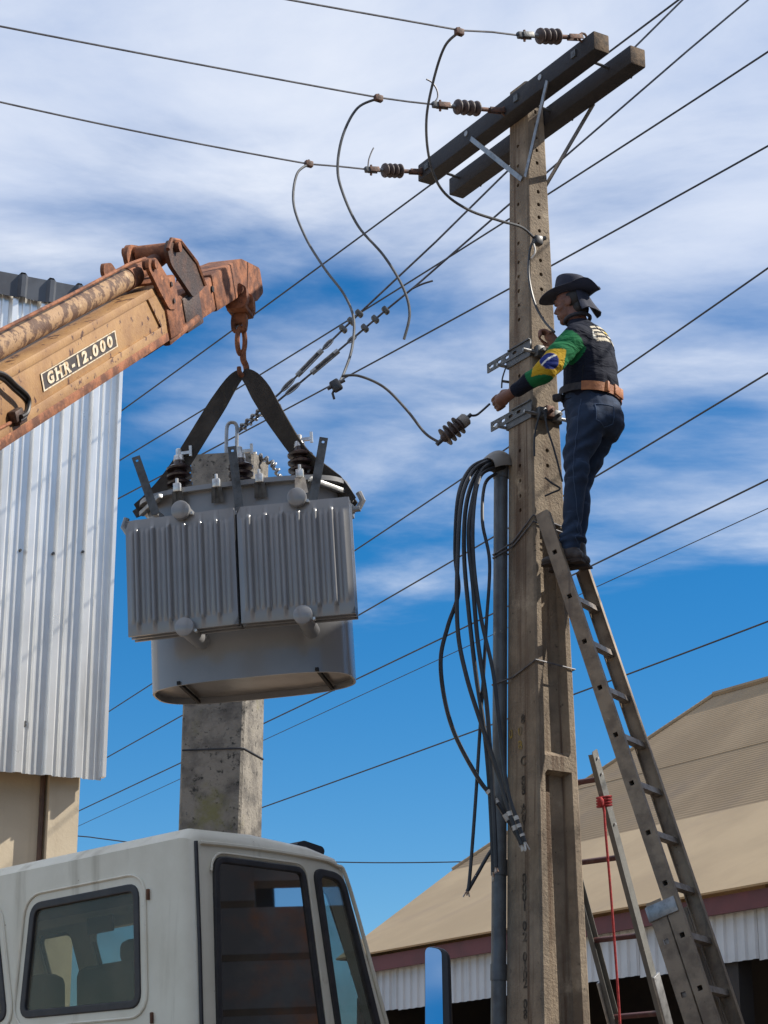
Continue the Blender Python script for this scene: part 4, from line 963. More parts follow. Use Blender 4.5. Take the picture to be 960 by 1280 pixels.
# bushings
for i, (x, y) in enumerate(((-0.36, -0.10), (-0.02, -0.02), (0.345, -0.10))):
    Mx = TM @ Matrix.Translation(V((x, y, HT + 0.01))) @ Matrix.Diagonal((1.28, 1.28, 1.25, 1))
    pr = [(0.03, 0), (0.03, 0.03)]
    for k in range(4):
        z = 0.045 + k * 0.036; r_ = 0.056
        pr += [(0.027, z - 0.012), (r_, z - 0.009), (r_ + 0.002, z), (r_ - 0.012, z + 0.010), (0.027, z + 0.014)]
    pr += [(0.024, 0.185), (0.02, 0.19)]
    o = MB().lathe(pr, Mx, 20).build('bushing', M['porcelain'], T)
    mb = MB(); mb.lathe([(0.022, 0.186), (0.026, 0.19), (0.022, 0.215), (0.013, 0.218), (0.013, 0.245), (0.009, 0.25)], Mx, 12); mb.box((0.03, 0, 0.225), (0.06, 0.014, 0.014), Mx); mb.box((0.055, 0, 0.232), (0.012, 0.012, 0.05), Mx); mb.build('terminal', M['bright_zinc'], o)
# lid clamps
for x in (-0.325, -0.10, 0.145, 0.375):
    mb = MB(); mb.bbox((x, -TD - 0.045, HT + 0.012), (0.042, 0.03, 0.05), 0.004, TM); mb.cyl(tl(x, -TD - 0.045, HT + 0.03), tl(x, -TD - 0.045, HT + 0.065), 0.009, 8); o = mb.build('lid_clamp', M['bright_zinc'], T)
    mb = MB()
    for s_ in (-1, 1): mb.bar(tl(x + 0.018 * s_, -TD - 0.05, HT - 0.012), tl(x + 0.026 * s_, -TD - 0.02, HT - 0.095), 0.006, 0.022, V((1, 0, 0)))
    mb.bar(tl(x, -TD - 0.03, HT - 0.012), tl(x, -TD - 0.01, HT - 0.09), 0.04, 0.008, V((0, 1, 0))); mb.build('clamp_bracket', M['bright_zinc'] if x > 0.2 else M['steel_dark'], o, smooth=None)
# flat arrester brackets
for x0, z0, x1, z1 in ((-0.445, HT - 0.13, -0.545, HT + 0.205), (0.035, HT - 0.17, 0.008, HT + 0.20), (0.45, HT - 0.17, 0.53, HT + 0.19)):
    a, b = tl(x0, -TD - 0.095, z0), tl(x1, -TD - 0.095, z1)
    L = (b - a).length; Mx = along(a, b, V((0, -1, 0)))
    me = plate([(-0.02, -0.024), (L, -0.024), (L, 0.024), (-0.02, 0.024)], [rr([(L - 0.034, -0.008), (L - 0.018, -0.008), (L - 0.018, 0.008), (L - 0.034, 0.008)], 0.007, 3)], 0.007)
    put('flat_bracket', me, M['steel_dark'], T, Mx, smooth=None)
    mb = MB(); mb.bar(tl(x0, -TD - 0.09, z0 - 0.005), tl(x0 * 0.98, -TD + 0.02, z0 - 0.005), 0.03, 0.03, UZ); mb.build('bracket_stem', M['grey_paint'], T, smooth=None)
# lifting lugs and side boxes
for s_ in (-1, 1):
    mb = MB(); mb.bbox((s_ * (TL + 0.02), -0.09, HT - 0.10), (0.10, 0.075, 0.028), 0.006, TM); mb.bbox((s_ * (TL + 0.015), -0.10, HT - 0.155), (0.115, 0.09, 0.035), 0.008, TM); mb.bbox((s_ * (TL + 0.045), -0.05, HT - 0.13), (0.028, 0.06, 0.12), 0.006, TM); mb.build('lifting_lug', M['grey_paint'], T)
    mb = MB(); mb.bar(tl(s_ * (TL - 0.14), -TD - 0.03, HT - 0.02), tl(s_ * (TL + 0.02), -0.12, HT - 0.055), 0.03, 0.028, UZ, 0.004); mb.build('side_rail', M['galv'], T)
    mb = MB(); pts2 = [tl(s_ * (TL + 0.10), -0.12, HT - 0.16), tl(s_ * (TL + 0.125), -0.12, HT - 0.12), tl(s_ * (TL + 0.105), -0.12, HT - 0.07)]; mb.tube(pts2, 0.018, 8); mb.build('lifting_eye', M['grey_paint'], T)
    mb = MB(); mb.bar(tl(s_ * (TL + 0.0), -0.12, HT - 0.165), tl(s_ * (TL + 0.11), -0.12, HT - 0.165), 0.04, 0.025, UZ, 0.004); mb.build('lug_arm', M['grey_paint'], T)

# ================================================================== sling
hkp = tl(0.01, -0.05, 0); HKY = hkp.y
apex = P(303, 466, HKY)
SL = thing('lifting_sling', 'dark webbing sling forming an inverted V from the hook to the transformer', 'sling', apex)
def strap(pts, tw, wds, name='strap_leg'):
    """flat webbing: pts, twist angle per point about the strap, widths"""
    n = len(pts); vs = []
    for i, q in enumerate(pts):
        d = (pts[min(i + 1, n - 1)] - pts[max(i - 1, 0)]).normalized(); vw = V((0, 1, 0)); e = d.cross(vw).normalized(); g_ = d.cross(e)
        e2 = e * math.cos(tw[i]) + g_ * math.sin(tw[i]); nn = d.cross(e2)
        for s_, k in ((-1, -1), (0, -1.6), (1, -1), (1, 1), (0, 0.4), (-1, 1)): vs.append(q + e2 * (s_ * wds[i] / 2) + nn * (k * 0.004))
    mb = MB(); m_ = 6
    mb.add(vs, [(i * m_ + k, i * m_ + (k + 1) % m_, (i + 1) * m_ + (k + 1) % m_, (i + 1) * m_ + k) for i in range(n - 1) for k in range(m_)] + [tuple(range(m_)), tuple((n - 1) * m_ + k for k in range(m_))][0:2])
    return mb.build(name, M['strap'], SL, smooth=40)
for s_, ends, twf in ((-1, [(303, 466), (290, 478), (262, 522), (222, 586), (193, 622), (171, 637)], (0.0, 0.35)), (1, [(303, 466), (318, 478), (346, 524), (378, 570), (412, 600), (438, 628)], (0.0, 1.0))):
    ek = tl(s_ * (TL + 0.1), -0.12, HT - 0.13).y
    ws = smooth([P(x, y, lerp(HKY, ek, i / (len(ends) - 1))) for i, (x, y) in enumerate(ends)], 6); n = len(ws)
    if s_ < 0:
        tw = [0.25 * math.sin(i / n * 3.0) for i in range(n)]; wd_ = [0.05 + 0.062 * min(1, i / n * 3) - 0.05 * max(0, i / n - 0.8) * 5 for i in range(n)]
    else:
        tw = [0.2 + 1.0 * max(0, math.sin((i / n - 0.25) * 4.4)) * (1 if i / n < 0.8 else 0.5) * 0.75 for i in range(n)]; wd_ = [0.055 + 0.07 * min(1, i / n * 4) - 0.05 * max(0, i / n - 0.8) * 5 for i in range(n)]
    strap(ws, tw, wd_)
    strap([q + V((0.02 * s_, 0.06, -0.01)) for q in ws], [a + 0.5 for a in tw], [a * 0.9 for a in wd_])
# ears behind lugs
w = smooth([P(350, 505, HKY - 0.06), P(362, 535, HKY - 0.06), P(374, 562, HKY - 0.06)], 4); tag(MB().tube(w, 0.0025, 5).build('tag_string', M['wire']), 'thin pale string hanging along the right sling leg', 'string')

# ================================================================== crane arm
CB = thing('crane_arm', 'rusty tan telescopic crane arm reaching in from the left above the truck', 'crane', V((-2.5, 6.6, 0)))
bd = V((0.205, 0.806, 0.556)).normalized(); bs = V((bd.y, -bd.x, 0)).normalized()   # bs: right side normal
bu = bs.cross(bd).normalized()
if bu.z < 0: bu = -bu
BW = 0.25
# right face plane passes through this point
K = P(203, 386, 10.05)     # centre of the end of the side face
def bp(px, py, off=0.0): return PLN(px, py, K + bs * off, bs)
def bl(q): d = q - K; return d.dot(bd), d.dot(bu)
topE = bl(bp(197, 356))[1]; botE = bl(bp(212, 417))[1]
topW = bl(bp(4, 462))[1]; botW = bl(bp(2, 550))[1]
BH0, BH1 = botE, topE
BM = Matrix(((bd.x, -bs.x, bu.x, K.x), (bd.y, -bs.y, bu.y, K.y), (bd.z, -bs.z, bu.z, K.z), (0, 0, 0, 1)))    # x forward, y to the left (into the arm), z up
LB = 5.0
def bq(x, y, z): return BM @ V((x, y, z))
hb = BH1 - BH0; cz = (BH1 + BH0) / 2
mb = MB(); mb.bbox((-LB / 2, BW / 2, cz), (LB, BW, hb), 0.012, BM); o_box = mb.build('outer_section', M['boom_paint'], CB)
# reinforcing frame strips raised on the side face, leaving the long inset panel
for z_, w_ in ((BH1 - 0.02, 0.04), (BH0 + 0.03, 0.06)):
    MB().bbox((-LB / 2, -0.004, z_), (LB - 0.002, 0.010, w_), 0.003, BM).build('edge_strip', M['boom_paint'], CB)
MB().bbox((-LB / 2, 0.0, BH0 - 0.006), (LB - 0.004, 0.024, 0.046), 0.006, BM).build('underside_strip', M['boom_rust'], CB)  # added rusty strip, stands in for the dark underside of the arm
pe = bl(bp(196, 388))[0]
MB().prism([(pe, BH0 + 0.06), (-0.002, BH0 + 0.06), (-0.002, BH1 - 0.04), (pe - 0.13, BH1 - 0.04)], 0.011, BM @ Matrix.Rotation(R(90), 4, 'X') @ Matrix.Translation(V((0, 0, 0.0045)))).build('end_doubler', M['boom_paint'], CB, smooth=None)
MB().bbox((-LB / 2, BW / 2, BH0 - 0.008), (LB - 0.02, BW - 0.02, 0.014), 0.004, BM).build('wear_strip', M['boom_dark'], CB)
# end collar
mb = MB(); mb.bbox((0.11, BW / 2, cz - 0.005), (0.22, BW + 0.05, hb + 0.04), 0.014, BM); mb.build('end_collar', M['boom_rust'], CB)
mb = MB(); mb.bbox((-0.06, BW / 2, BH0 - 0.035), (0.42, BW * 0.7, 0.05), 0.012, BM); mb.build('lower_shoe', M['boom_rust'], CB)
MB().bar(bq(0.05, 0.03, BH0 - 0.045), bq(0.62, 0.03, BH0 - 0.02), 0.055, 0.045, bu, 0.018).build('shoe_tongue', M['boom_rust'], CB)
# inner section
iz0, iz1 = cz - hb * 0.36 - 0.085, cz + hb * 0.36 - 0.085; icz = (iz0 + iz1) / 2; ih = iz1 - iz0
mb = MB(); mb.bbox((0.52, BW / 2, icz), (1.02, BW - 0.05, ih), 0.012, BM); mb.build('inner_section', M['boom_rust'], CB)
mb = MB(); mb.bbox((0.55, BW / 2, icz - 0.02), (0.30, BW - 0.03, ih + 0.0), 0.012, BM); mb.build('grease_sleeve', M['boom_dark'], CB)
mb = MB(); mb.bbox((1.19, BW / 2, icz + 0.004), (0.44, BW - 0.03, ih + 0.02), 0.014, BM); mb.build('tip_sleeve', M['boom_rust'], CB)
MB().cyl(bq(0.95, 0.03, icz + 0.03), bq(0.95, 0.015, icz + 0.03), 0.018, 12).build('pin_hole', M['black'], CB)
nose = rr([(1.36, iz0 + 0.0), (1.36, iz1 + 0.012), (1.62, iz1 + 0.0), (1.98, icz - 0.02), (1.98, iz0 - 0.075), (1.80, iz0 - 0.10), (1.66, iz0 - 0.02)], 0.03, 3)
MB().prism(nose, BW - 0.06, BM @ Matrix.Translation(V((0, BW / 2, 0))) @ Matrix.Rotation(R(90), 4, 'X')).build('head_block', M['boom_rust'], CB, smooth=30)
# hydraulic ram above
rz = BH1 + 0.075; rr_ = 0.058
mb = MB(); mb.tube([bq(-LB, BW / 2 - 0.03, rz), bq(-0.24, BW / 2 - 0.03, rz)], rr_, 20); mb.build('ram_tube', M['ram_paint'], CB)
mb = MB(); mb.tube([bq(-0.24, BW / 2 - 0.03, rz), bq(-0.10, BW / 2 - 0.03, rz)], rr_ + 0.006, 20); mb.build('ram_gland', M['boom_rust'], CB)
mb = MB(); mb.tube([bq(-0.10, BW / 2 - 0.03, rz), bq(0.36, BW / 2 - 0.03, rz + 0.01)], 0.042, 16); mb.build('ram_rod', M['boom_rust'], CB)
MB().tube([bq(-LB, 0.03, rz + rr_ + 0.03), bq(-1.2, 0.03, rz + rr_ + 0.02), bq(-0.30, 0.03, rz + rr_ + 0.025), bq(-0.08, 0.02, rz + 0.075)], 0.009, 8).build('pressure_line', M['boom_rust'], CB)
def side_plate(poly, y_, t_, nm, m): return MB().prism(poly, t_, BM @ Matrix.Translation(V((0, y_, 0))) @ Matrix.Rotation(R(90), 4, 'X')).build(nm, m, CB, smooth=30)
# lug that guides the ram, leaning back over the end of the box
lg = rr([(0.02, BH0 + 0.13), (0.13, BH0 + 0.11), (0.10, BH1), (-0.06, rz + 0.07), (-0.17, rz + 0.085), (-0.20, rz + 0.04), (-0.08, BH1 - 0.03)], 0.025, 3)
for y_ in (-0.022, BW - 0.03): side_plate(lg, y_, 0.02, 'ram_lug', M['boom_rust'])
# rod plate: tall dark plate that ties the rod to the inner section
pl2 = rr([(0.50, BH1 - 0.16), (0.72, BH1 - 0.14), (0.64, BH1 + 0.01), (0.42, rz + 0.085), (0.27, rz + 0.115), (0.20, rz + 0.07), (0.22, rz - 0.01)], 0.03, 3)
side_plate(pl2, 0.0, 0.024, 'rod_plate', M['boom_dark']); side_plate(pl2, BW - 0.02, 0.024, 'rod_plate', M['boom_rust'])
MB().tube([bq(a, -0.014, b) for a, b in [(0.20, rz + 0.075), (0.28, rz + 0.115), (0.42, rz + 0.085), (0.64, BH1 + 0.01), (0.72, BH1 - 0.13)]], 0.012, 6).build('plate_edge', M['boom_rust'], CB)
MB().cyl(bq(0.33, -0.04, rz + 0.065), bq(0.33, BW + 0.03, rz + 0.065), 0.028, 14).build('rod_pin', M['boom_rust'], CB)
MB().cyl(bq(0.33, 0.02, rz + 0.04), bq(0.33, BW - 0.05, rz + 0.04), 0.055, 16).build('rod_eye', M['boom_rust'], CB)
MB().cyl(bq(-0.12, -0.05, rz + 0.045), bq(-0.12, 0.02, rz + 0.045), 0.026, 12).build('lug_pin', M['boom_rust'], CB)
for z_ in (BH1 - 0.02, BH0 + 0.16): MB().cyl(bq(0.10, -0.04, z_), bq(0.10, -0.02, z_), 0.014, 8).build('collar_bolt', M['boom_dark'], CB)
# hoses on the near face at the left
for k, (dy, dz) in enumerate(((0.0, 0.0), (0.035, 0.012))):
    pts = [(-30, 468), (0, 472), (18, 487), (31, 499), (34, 508), (31, 521), (24, 526)]
    w = smooth([bp(x + k * 2.5, y - k * 5, 0.035 + 0.012 * k) for x, y in pts], 6); MB().tube(w, 0.0105, 8).build('hose', M['hose'], CB)
for px, py in ((24, 523), (20, 519)):
    q = bp(px, py, 0.02); mb = MB(); mb.bbox((0, 0, 0), (0.09, 0.04, 0.05), 0.008, frame(q, bd, bu)); mb.build('hose_fitting', M['boom_dark'], CB)
w = smooth([bp(x, y, 0.012) for x, y in ((22, 524), (8, 531), (-20, 546))], 4); MB().tube(w, 0.008, 8).build('pipe', M['boom_rust'], CB)
# name plate with raised lettering
pc = [bl(bp(*q)) for q in ((50, 470), (58, 486), (146, 432), (135, 417))]
x0 = min(a for a, b in pc); x1 = max(a for a, b in pc); zm = sum(b for a, b in pc) / 4
hp = ((pc[0][1] + pc[3][1]) - (pc[1][1] + pc[2][1])) / 2
hp *= 1.12
NP = MB().bbox(((x0 + x1) / 2, -0.0015, zm), (x1 - x0, 0.004, hp), 0.001, BM).build('name_plate', M['plate_black'], CB, smooth=None)
X0 = BM @ Matrix.Translation(V(((x0 + x1) / 2, -0.0045, zm))) @ Matrix.Rotation(R(90), 4, 'X')
Lp = x1 - x0
me = plate([(-Lp / 2, -hp / 2), (Lp / 2, -hp / 2), (Lp / 2, hp / 2), (-Lp / 2, hp / 2)], [[(-Lp / 2 + 0.014, -hp / 2 + 0.005), (Lp / 2 - 0.014, -hp / 2 + 0.005), (Lp / 2 - 0.014, hp / 2 - 0.005), (-Lp / 2 + 0.014, hp / 2 - 0.005)]], 0.002)
put('plate_border', me, M['plate_white'], NP, X0, smooth=None)
chs = 'GHR-12.000'; adv = {'-': 0.6, '.': 0.42, '1': 0.72}
tot = sum(adv.get(c, 1.0) for c in chs); px_ = -Lp * 0.45; unit = Lp * 0.90 / tot
for c in chs:
    a_ = adv.get(c, 1.0) * unit
    me = textmesh(c, hp * 0.92, 0.001, 0.0035)
    xs = [v.co.x for v in me.vertices]; w_ = max(xs) - min(xs); sx = min(a_ * 0.74 / w_, 3.0)
    if c in '-.': sx = 1.6
    if c == '1': sx = 1.5
    lx = px_ + a_ / 2
    put('letter', me, M['plate_white'], NP, X0 @ Matrix.Translation(V((lx, 0, 0.0012))) @ Matrix.Diagonal((sx, 0.95, 1, 1)), smooth=None)
    if c in 'HR':
        mb = MB(); 
        ftx = (-0.3, 0.3) if c in 'HR' else (0.08,)
        for fx_ in ftx:
            for zz3 in ((-0.345, 0.345) if (c == 'H' or (c == 'R' and fx_ < 0)) else (-0.345,)):
                mb.box((lx + fx_ * a_ * 1.0, zz3 * hp * 0.88, 0.0012), (a_ * 0.34, hp * 0.07, 0.0018), X0)
        mb.build('letter_serif', M['plate_white'], NP, smooth=None)
    px_ += a_
# column at the foot of the arm, standing on the truck bed
foot = bq(-LB, BW / 2, cz)
mb = MB(); mb.bbox((foot.x, foot.y, foot.z / 2 + 0.45), (0.36, 0.36, foot.z - 0.5), 0.02); mb.build('column', M['boom_paint'], CB)
mb = MB(); mb.bbox((foot.x, foot.y, 1.2), (0.7, 0.7, 0.3), 0.03); mb.build('column_base', M['boom_rust'], CB)
MB().cyl(foot - bs * 0.3, foot + bs * 0.3, 0.07, 16).build('pivot_pin', M['boom_dark'], CB)
# link that hangs at the head, then hook
hp0 = P(300, 373, HKY)
LK = thing('hook_link', 'rusty swivel block and chain link hanging from the tip of the arm', 'hook', hp0)
lx_ = V((1, -0.25, 0)).normalized(); ly_ = V((0.25, 1, 0)).normalized()
LM = frame(hp0, lx_, UZ)
k_ = 1 / 228.0
mb = MB(); mb.prism(rr([(-0.055, 0.05), (0.0, 0.075), (0.062, 0.035), (0.068, -0.055), (0.05, -0.095), (-0.062, -0.095), (-0.065, -0.02)], 0.02, 3), 0.045, LM @ Matrix.Translation(V((0, -0.055, 0))) @ Matrix.Rotation(R(90), 4, 'X'))
mb.prism(rr([(-0.055, 0.05), (0.0, 0.075), (0.062, 0.035), (0.068, -0.055), (0.05, -0.095), (-0.062, -0.095), (-0.065, -0.02)], 0.02, 3), 0.045, LM @ Matrix.Translation(V((0, 0.075, 0))) @ Matrix.Rotation(R(90), 4, 'X'))
mb.bbox((0, 0.01, -0.085), (0.12, 0.16, 0.03), 0.008, LM); mb.build('swivel_block', M['boom_rust'], LK, smooth=35)
MB().cyl(LM @ V((0.012, -0.095, 0.015)), LM @ V((0.012, 0.115, 0.015)), 0.036, 16).build('head_pin', M['boom_rust'], LK)
me = plate(rr([(-0.045, -0.10), (0.045, -0.10), (0.05, -0.155), (0.043, -0.215), (-0.043, -0.215), (-0.05, -0.155)], 0.018, 3), [rr([(-0.022, -0.165), (0.022, -0.165), (0.022, -0.20), (-0.022, -0.20)], 0.012, 3)], 0.04, 0.006)
put('eye_plate', me, M['boom_rust'], LK, LM @ Matrix.Rotation(R(90), 4, 'X'), smooth=40)
def oval(c, a, b, ax, up, r, nm, par):
    pts = [c + ax * (a * math.cos(k * math.pi / 9)) + up * (b * math.sin(k * math.pi / 9)) for k in range(19)]
    return MB().tube(pts, r, 8, cap=False).build(nm, M['boom_rust'], par)
hb0 = apex + UZ * 0.105
cl_ = (LM @ V((0.0, 0, -0.205)) + hb0 + UZ * 0.03) / 2
oval(cl_, 0.030, (LM @ V((0, 0, -0.19)) - hb0 - UZ * 0.03).length / 2 + 0.012, (ly_ * 0.85 + lx_ * 0.5).normalized(), UZ, 0.015, 'chain_link', LK)
hkz = apex - cl_
pts = [V((0, 0, 0.035)), V((0.005, 0, -0.02)), V((0.028, 0, -0.055)), V((0.034, 0, -0.095)), V((0.012, 0, -0.125)), V((-0.022, 0, -0.11)), V((-0.03, 0, -0.075))]
w = smooth([hb0 + (lx_ * q.x * 0.55 + ly_ * q.x * 0.8) * 0.9 + UZ * q.z for q in pts], 5); n = len(w)
MB().tube(w, [0.019 - 0.007 * (i / n) ** 2 for i in range(n)], 10).build('hook', M['boom_rust'], LK)

# ================================================================== truck
Ry = Matrix.Rotation(R(-3.0), 4, 'Y')
qx0 = P(240, 1040, 9.6)
th_h = (Ry.to_3x3() @ V((0.64, 0.768, 0))).normalized(); th_l = (Ry.to_3x3() @ V((-0.768, 0.64, 0))).normalized(); th_k = (Ry.to_3x3() @ UZ).normalized()
CM = Matrix(((th_h.x, th_l.x, th_k.x, qx0.x), (th_h.y, th_l.y, th_k.y, qx0.y), (th_h.z, th_l.z, th_k.z, qx0.z), (0, 0, 0, 1)))   # x forward, y to its left, z up, origin roof corner
TR = thing('truck', 'old off-white flat nosed truck cab with dark door glass under the crane arm', 'truck', Matrix.Translation(V((qx0.x, qx0.y, 0))))
def tc_(x, y, z): return CM @ V((x, y, z))
WD = 2.44
sp_ = [(0.0, -1.85), (1.50, -1.85), (1.52, -1.2), (1.43, -0.98), (1.09, -0.06), (1.04, -0.01), (0.85, 0.025), (0.45, 0.045), (0.06, 0.035), (0.0, -0.015)]
def body(inset):
    bm = bmesh.new()
    if inset: pts = [(0.05, -1.80), (1.45, -1.80), (1.46, -1.2), (1.38, -1.0), (1.055, -0.10), (1.0, -0.06), (0.5, -0.02), (0.05, -0.05)]
    else: pts = sp_
    n = len(pts); y0, y1 = inset, WD - inset
    v0 = [bm.verts.new((a, y0, b)) for a, b in pts]; v1 = [bm.verts.new((a, y1, b)) for a, b in pts]
    bm.faces.new(v0); bm.faces.new(v1[::-1])
    for k in range(n): bm.faces.new((v0[(k + 1) % n], v0[k], v1[k], v1[(k + 1) % n]))
    bmesh.ops.recalc_face_normals(bm, faces=bm.faces[:])
    if not inset:
        # pull the upper side edges in (tumblehome) and round all long edges
        for v in bm.verts:
            if v.co.z > -0.1: v.co.y += 0.012 if v.co.y < 1 else -0.012
        es = [e for e in bm.edges if (abs(e.verts[0].co.y - e.verts[1].co.y) < 0.05)]
        vert = [e for e in bm.edges if abs(e.verts[0].co.y - e.verts[1].co.y) < 0.05]
        bmesh.ops.bevel(bm, geom=vert, offset=0.075, segments=5, affect='EDGES', profile=0.5)
    me = bpy.data.meshes.new('b'); bm.to_mesh(me); bm.free(); return me
def cutter(poly, y0, y1, axis):
    """prism through the wall: axis 'y' polygon in (x,z); axis 'x' polygon in (y,z)"""
    mb = MB(); n = len(poly)
    if axis == 'y': vs = [(a, y0, b) for a, b in poly] + [(a, y1, b) for a, b in poly]
    else: vs = [(y0, a, b) for a, b in poly] + [(y1, a, b) for a, b in poly]
    mb.add(vs, [tuple(range(n)), tuple(range(2 * n - 1, n - 1, -1))] + [(k, n + k, n + (k + 1) % n, (k + 1) % n) for k in range(n)])
    me = mb.mesh('c'); bm = bmesh.new(); bm.from_mesh(me); bmesh.ops.recalc_face_normals(bm, faces=bm.faces[:]); bm.to_mesh(me); bm.free(); return me
door = rr([(0.142, -0.096), (0.757, -0.097), (0.87, -0.93), (0.133, -0.93)], [0.07, 0.06, 0.05, 0.05], 5)
quart = rr([(0.833, -0.09), (1.04, -0.105), (1.302, -0.93), (0.957, -0.93)], [0.06, 0.08, 0.05, 0.05], 5)
rw1 = rr([(0.352, -0.184), (1.09, -0.183), (1.175, -0.715), (0.35, -0.745)], 0.07, 5)
rw2 = [(WD - a, b) for a, b in rw1][::-1]
ws_ = None
shell = boolean(body(0), [body(0.045), cutter(door, -0.2, 0.2, 'y'), cutter(quart, -0.2, 0.2, 'y'), cutter(door, WD - 0.2, WD + 0.2, 'y'), cutter(quart, WD - 0.2, WD + 0.2, 'y'),
                          cutter(rw1, -0.15, 0.2, 'x'), cutter(rw2, -0.15, 0.2, 'x'),
                          cutter(rr([(0.14, -0.15), (1.86, -0.15), (1.88, -0.88), (0.12, -0.88)], 0.06, 4), 0.98, 2.0, 'x'), cutter(rr([(2.0, -0.13), (2.27, -0.13), (2.30, -0.88), (2.02, -0.88)], 0.05, 4), 0.98, 2.0, 'x')], 'shell')
cab = put('cab_shell', shell, [M['cab_paint']], TR, CM, smooth=32)
# seals, glass
def ring_y(poly, y, w_, name, off=0.006):
    """rubber frame along a polygon on the side wall"""
    pts = [tc_(a, y, b) for a, b in poly]; c = sum(pts, V()) / len(pts)
    mb = MB(); mb.tube(pts + [pts[0], pts[1]], w_, 6, cap=False); return mb
def scaled(poly, k): 
    cx = sum(a for a, b in poly) / len(poly); cy = sum(b for a, b in poly) / len(poly)
    return [(cx + (a - cx) * k, cy + (b - cy) * k) for a, b in poly]
def inset(poly, d):
    n = len(poly); out = []
    ar = sum(poly[i][0] * poly[(i + 1) % n][1] - poly[(i + 1) % n][0] * poly[i][1] for i in range(n)); sg = 1 if ar > 0 else -1
    for i in range(n):
        j = 1
        while (V(poly[i]) - V(poly[i - j])).length < 1e-6: j += 1
        p0 = V(poly[i - j]); p1 = V(poly[i]); j = 1
        while (V(poly[(i + j) % n]) - p1).length < 1e-6: j += 1
        p2 = V(poly[(i + j) % n])
        e = ((p1 - p0).normalized() + (p2 - p1).normalized()).normalized(); out.append((p1.x - e.y * sg * d, p1.y + e.x * sg * d))
    return out
XY = CM @ Matrix(((1, 0, 0, 0), (0, 0, -1, 0), (0, 1, 0, 0), (0, 0, 0, 1)))      # local xy -> cab x,z ; thickness along -y
YZ = CM @ Matrix(((0, 0, 1, 0), (1, 0, 0, 0), (0, 1, 0, 0), (0, 0, 0, 1)))       # local xy -> cab y,z ; thickness along x
def window(poly, Mx, wd_, gl, t=0.03, name='window', ymat=M['seal']):
    fr_ = put(name, plate(inset(poly, -0.004), [inset(poly, wd_)], t, 0.006), ymat, TR, Mx, smooth=40)
    gp = inset(poly, wd_ - 0.006); mb = MB(); mb.prism(gp, 0.005, Mx); mb.build('pane', gl, fr_, smooth=None); return fr_
Sx = lambda y: XY @ Matrix.Translation(V((0, 0, -y)))
Rx = lambda x: YZ @ Matrix.Translation(V((0, 0, x)))
window(door, Sx(0.006), 0.028, M['glass_tint'], 0.03, 'door_window'); window(quart, Sx(0.006), 0.034, M['glass_quarter'], 0.03, 'quarter_window')
window(door, Sx(WD - 0.006), 0.028, M['glass_tint'], 0.03, 'door_window'); window(quart, Sx(WD - 0.006), 0.07, M['glass'], 0.03, 'quarter_window')
window(rw1, Rx(0.01), 0.034, M['glass'], 0.035, 'rear_window'); window(rw2, Rx(0.01), 0.034, M['glass'], 0.035, 'rear_window')
# pressed rim around the rear windows, hinges, rust spots
for poly in (rw1, rw2):
    o = inset(poly, -0.045); pts = [tc_(-0.002, a, b) for a, b in o]; MB().tube(pts + [pts[0]], 0.007, 6, cap=False).build('window_rim', M['cab_paint'], TR)
for y_, z_ in ((0.285, -0.245), (0.275, -0.80)):
    MB().bbox((-0.006, y_, z_), (0.014, 0.014, 0.05), 0.003, CM).build('rivet_strip', M['rust'], TR)
for x0, x1 in ((0.38, 0.70), (0.76, 1.06)):
    pts = rr([(x0, -0.84), (x1, -0.84), (x1, -1.2), (x0, -1.2)], 0.04, 4); w = [tc_(-0.002, a, b) for a, b in pts]; MB().tube(w + [w[0]], 0.008, 6, cap=False).build('pressed_panel_rim', M['cab_paint'], TR)
# door gap line
gap = [(0.04, -0.035), (0.036, -0.5), (0.034, -1.7)]
MB().tube([tc_(a, 0.004 + 0.012 * (b > -0.1), b) for a, b in gap], 0.010, 6).build('door_gap', M['seal'], TR)
gap2 = [(0.075, -0.028), (0.5, -0.022), (0.93, -0.03), (0.955, -0.10), (1.09, -0.93), (1.12, -1.7)]
ridge = [(0.06, -0.04), (0.4, -0.032), (0.8, -0.038), (1.0, -0.06), (1.10, -0.17), (1.385, -0.96)]
MB().tube(smooth([tc_(a, 0.008, b) for a, b in ridge], 5), 0.010, 6).build('drip_rail', M['cab_paint'], TR)
MB().tube(smooth([tc_(a, 0.001, b) for a, b in inset(door, -0.02)][:], 1), 0.006, 6, cap=False).build('window_rim', M['cab_paint'], TR)
# windscreen
wsM = CM @ Matrix.Translation(V((1.225, WD / 2, -0.46))) @ Matrix.Rotation(math.atan2(0.375, 0.95), 4, 'Y').inverted() @ Matrix(((0, 0, 1, 0), (1, 0, 0, 0), (0, 1, 0, 0), (0, 0, 0, 1)))
fr_ = put('windscreen', plate(rr([(-1.12, -0.49), (1.12, -0.49), (1.09, 0.39), (-1.09, 0.39)], 0.08, 4), [rr([(-1.08, -0.45), (0.64, -0.45), (0.64, 0.34), (-1.05, 0.34)], 0.05, 4), rr([(0.79, -0.45), (1.08, -0.45), (1.05, 0.34), (0.79, 0.34)], 0.05, 4)], 0.03, 0.005), M['seal'], TR, wsM, smooth=40)
mb = MB(); mb.prism(rr([(-1.085, -0.455), (1.085, -0.455), (1.055, 0.345), (-1.055, 0.345)], 0.05, 4), 0.006, wsM); mb.build('pane', M['glass'], fr_, smooth=None)
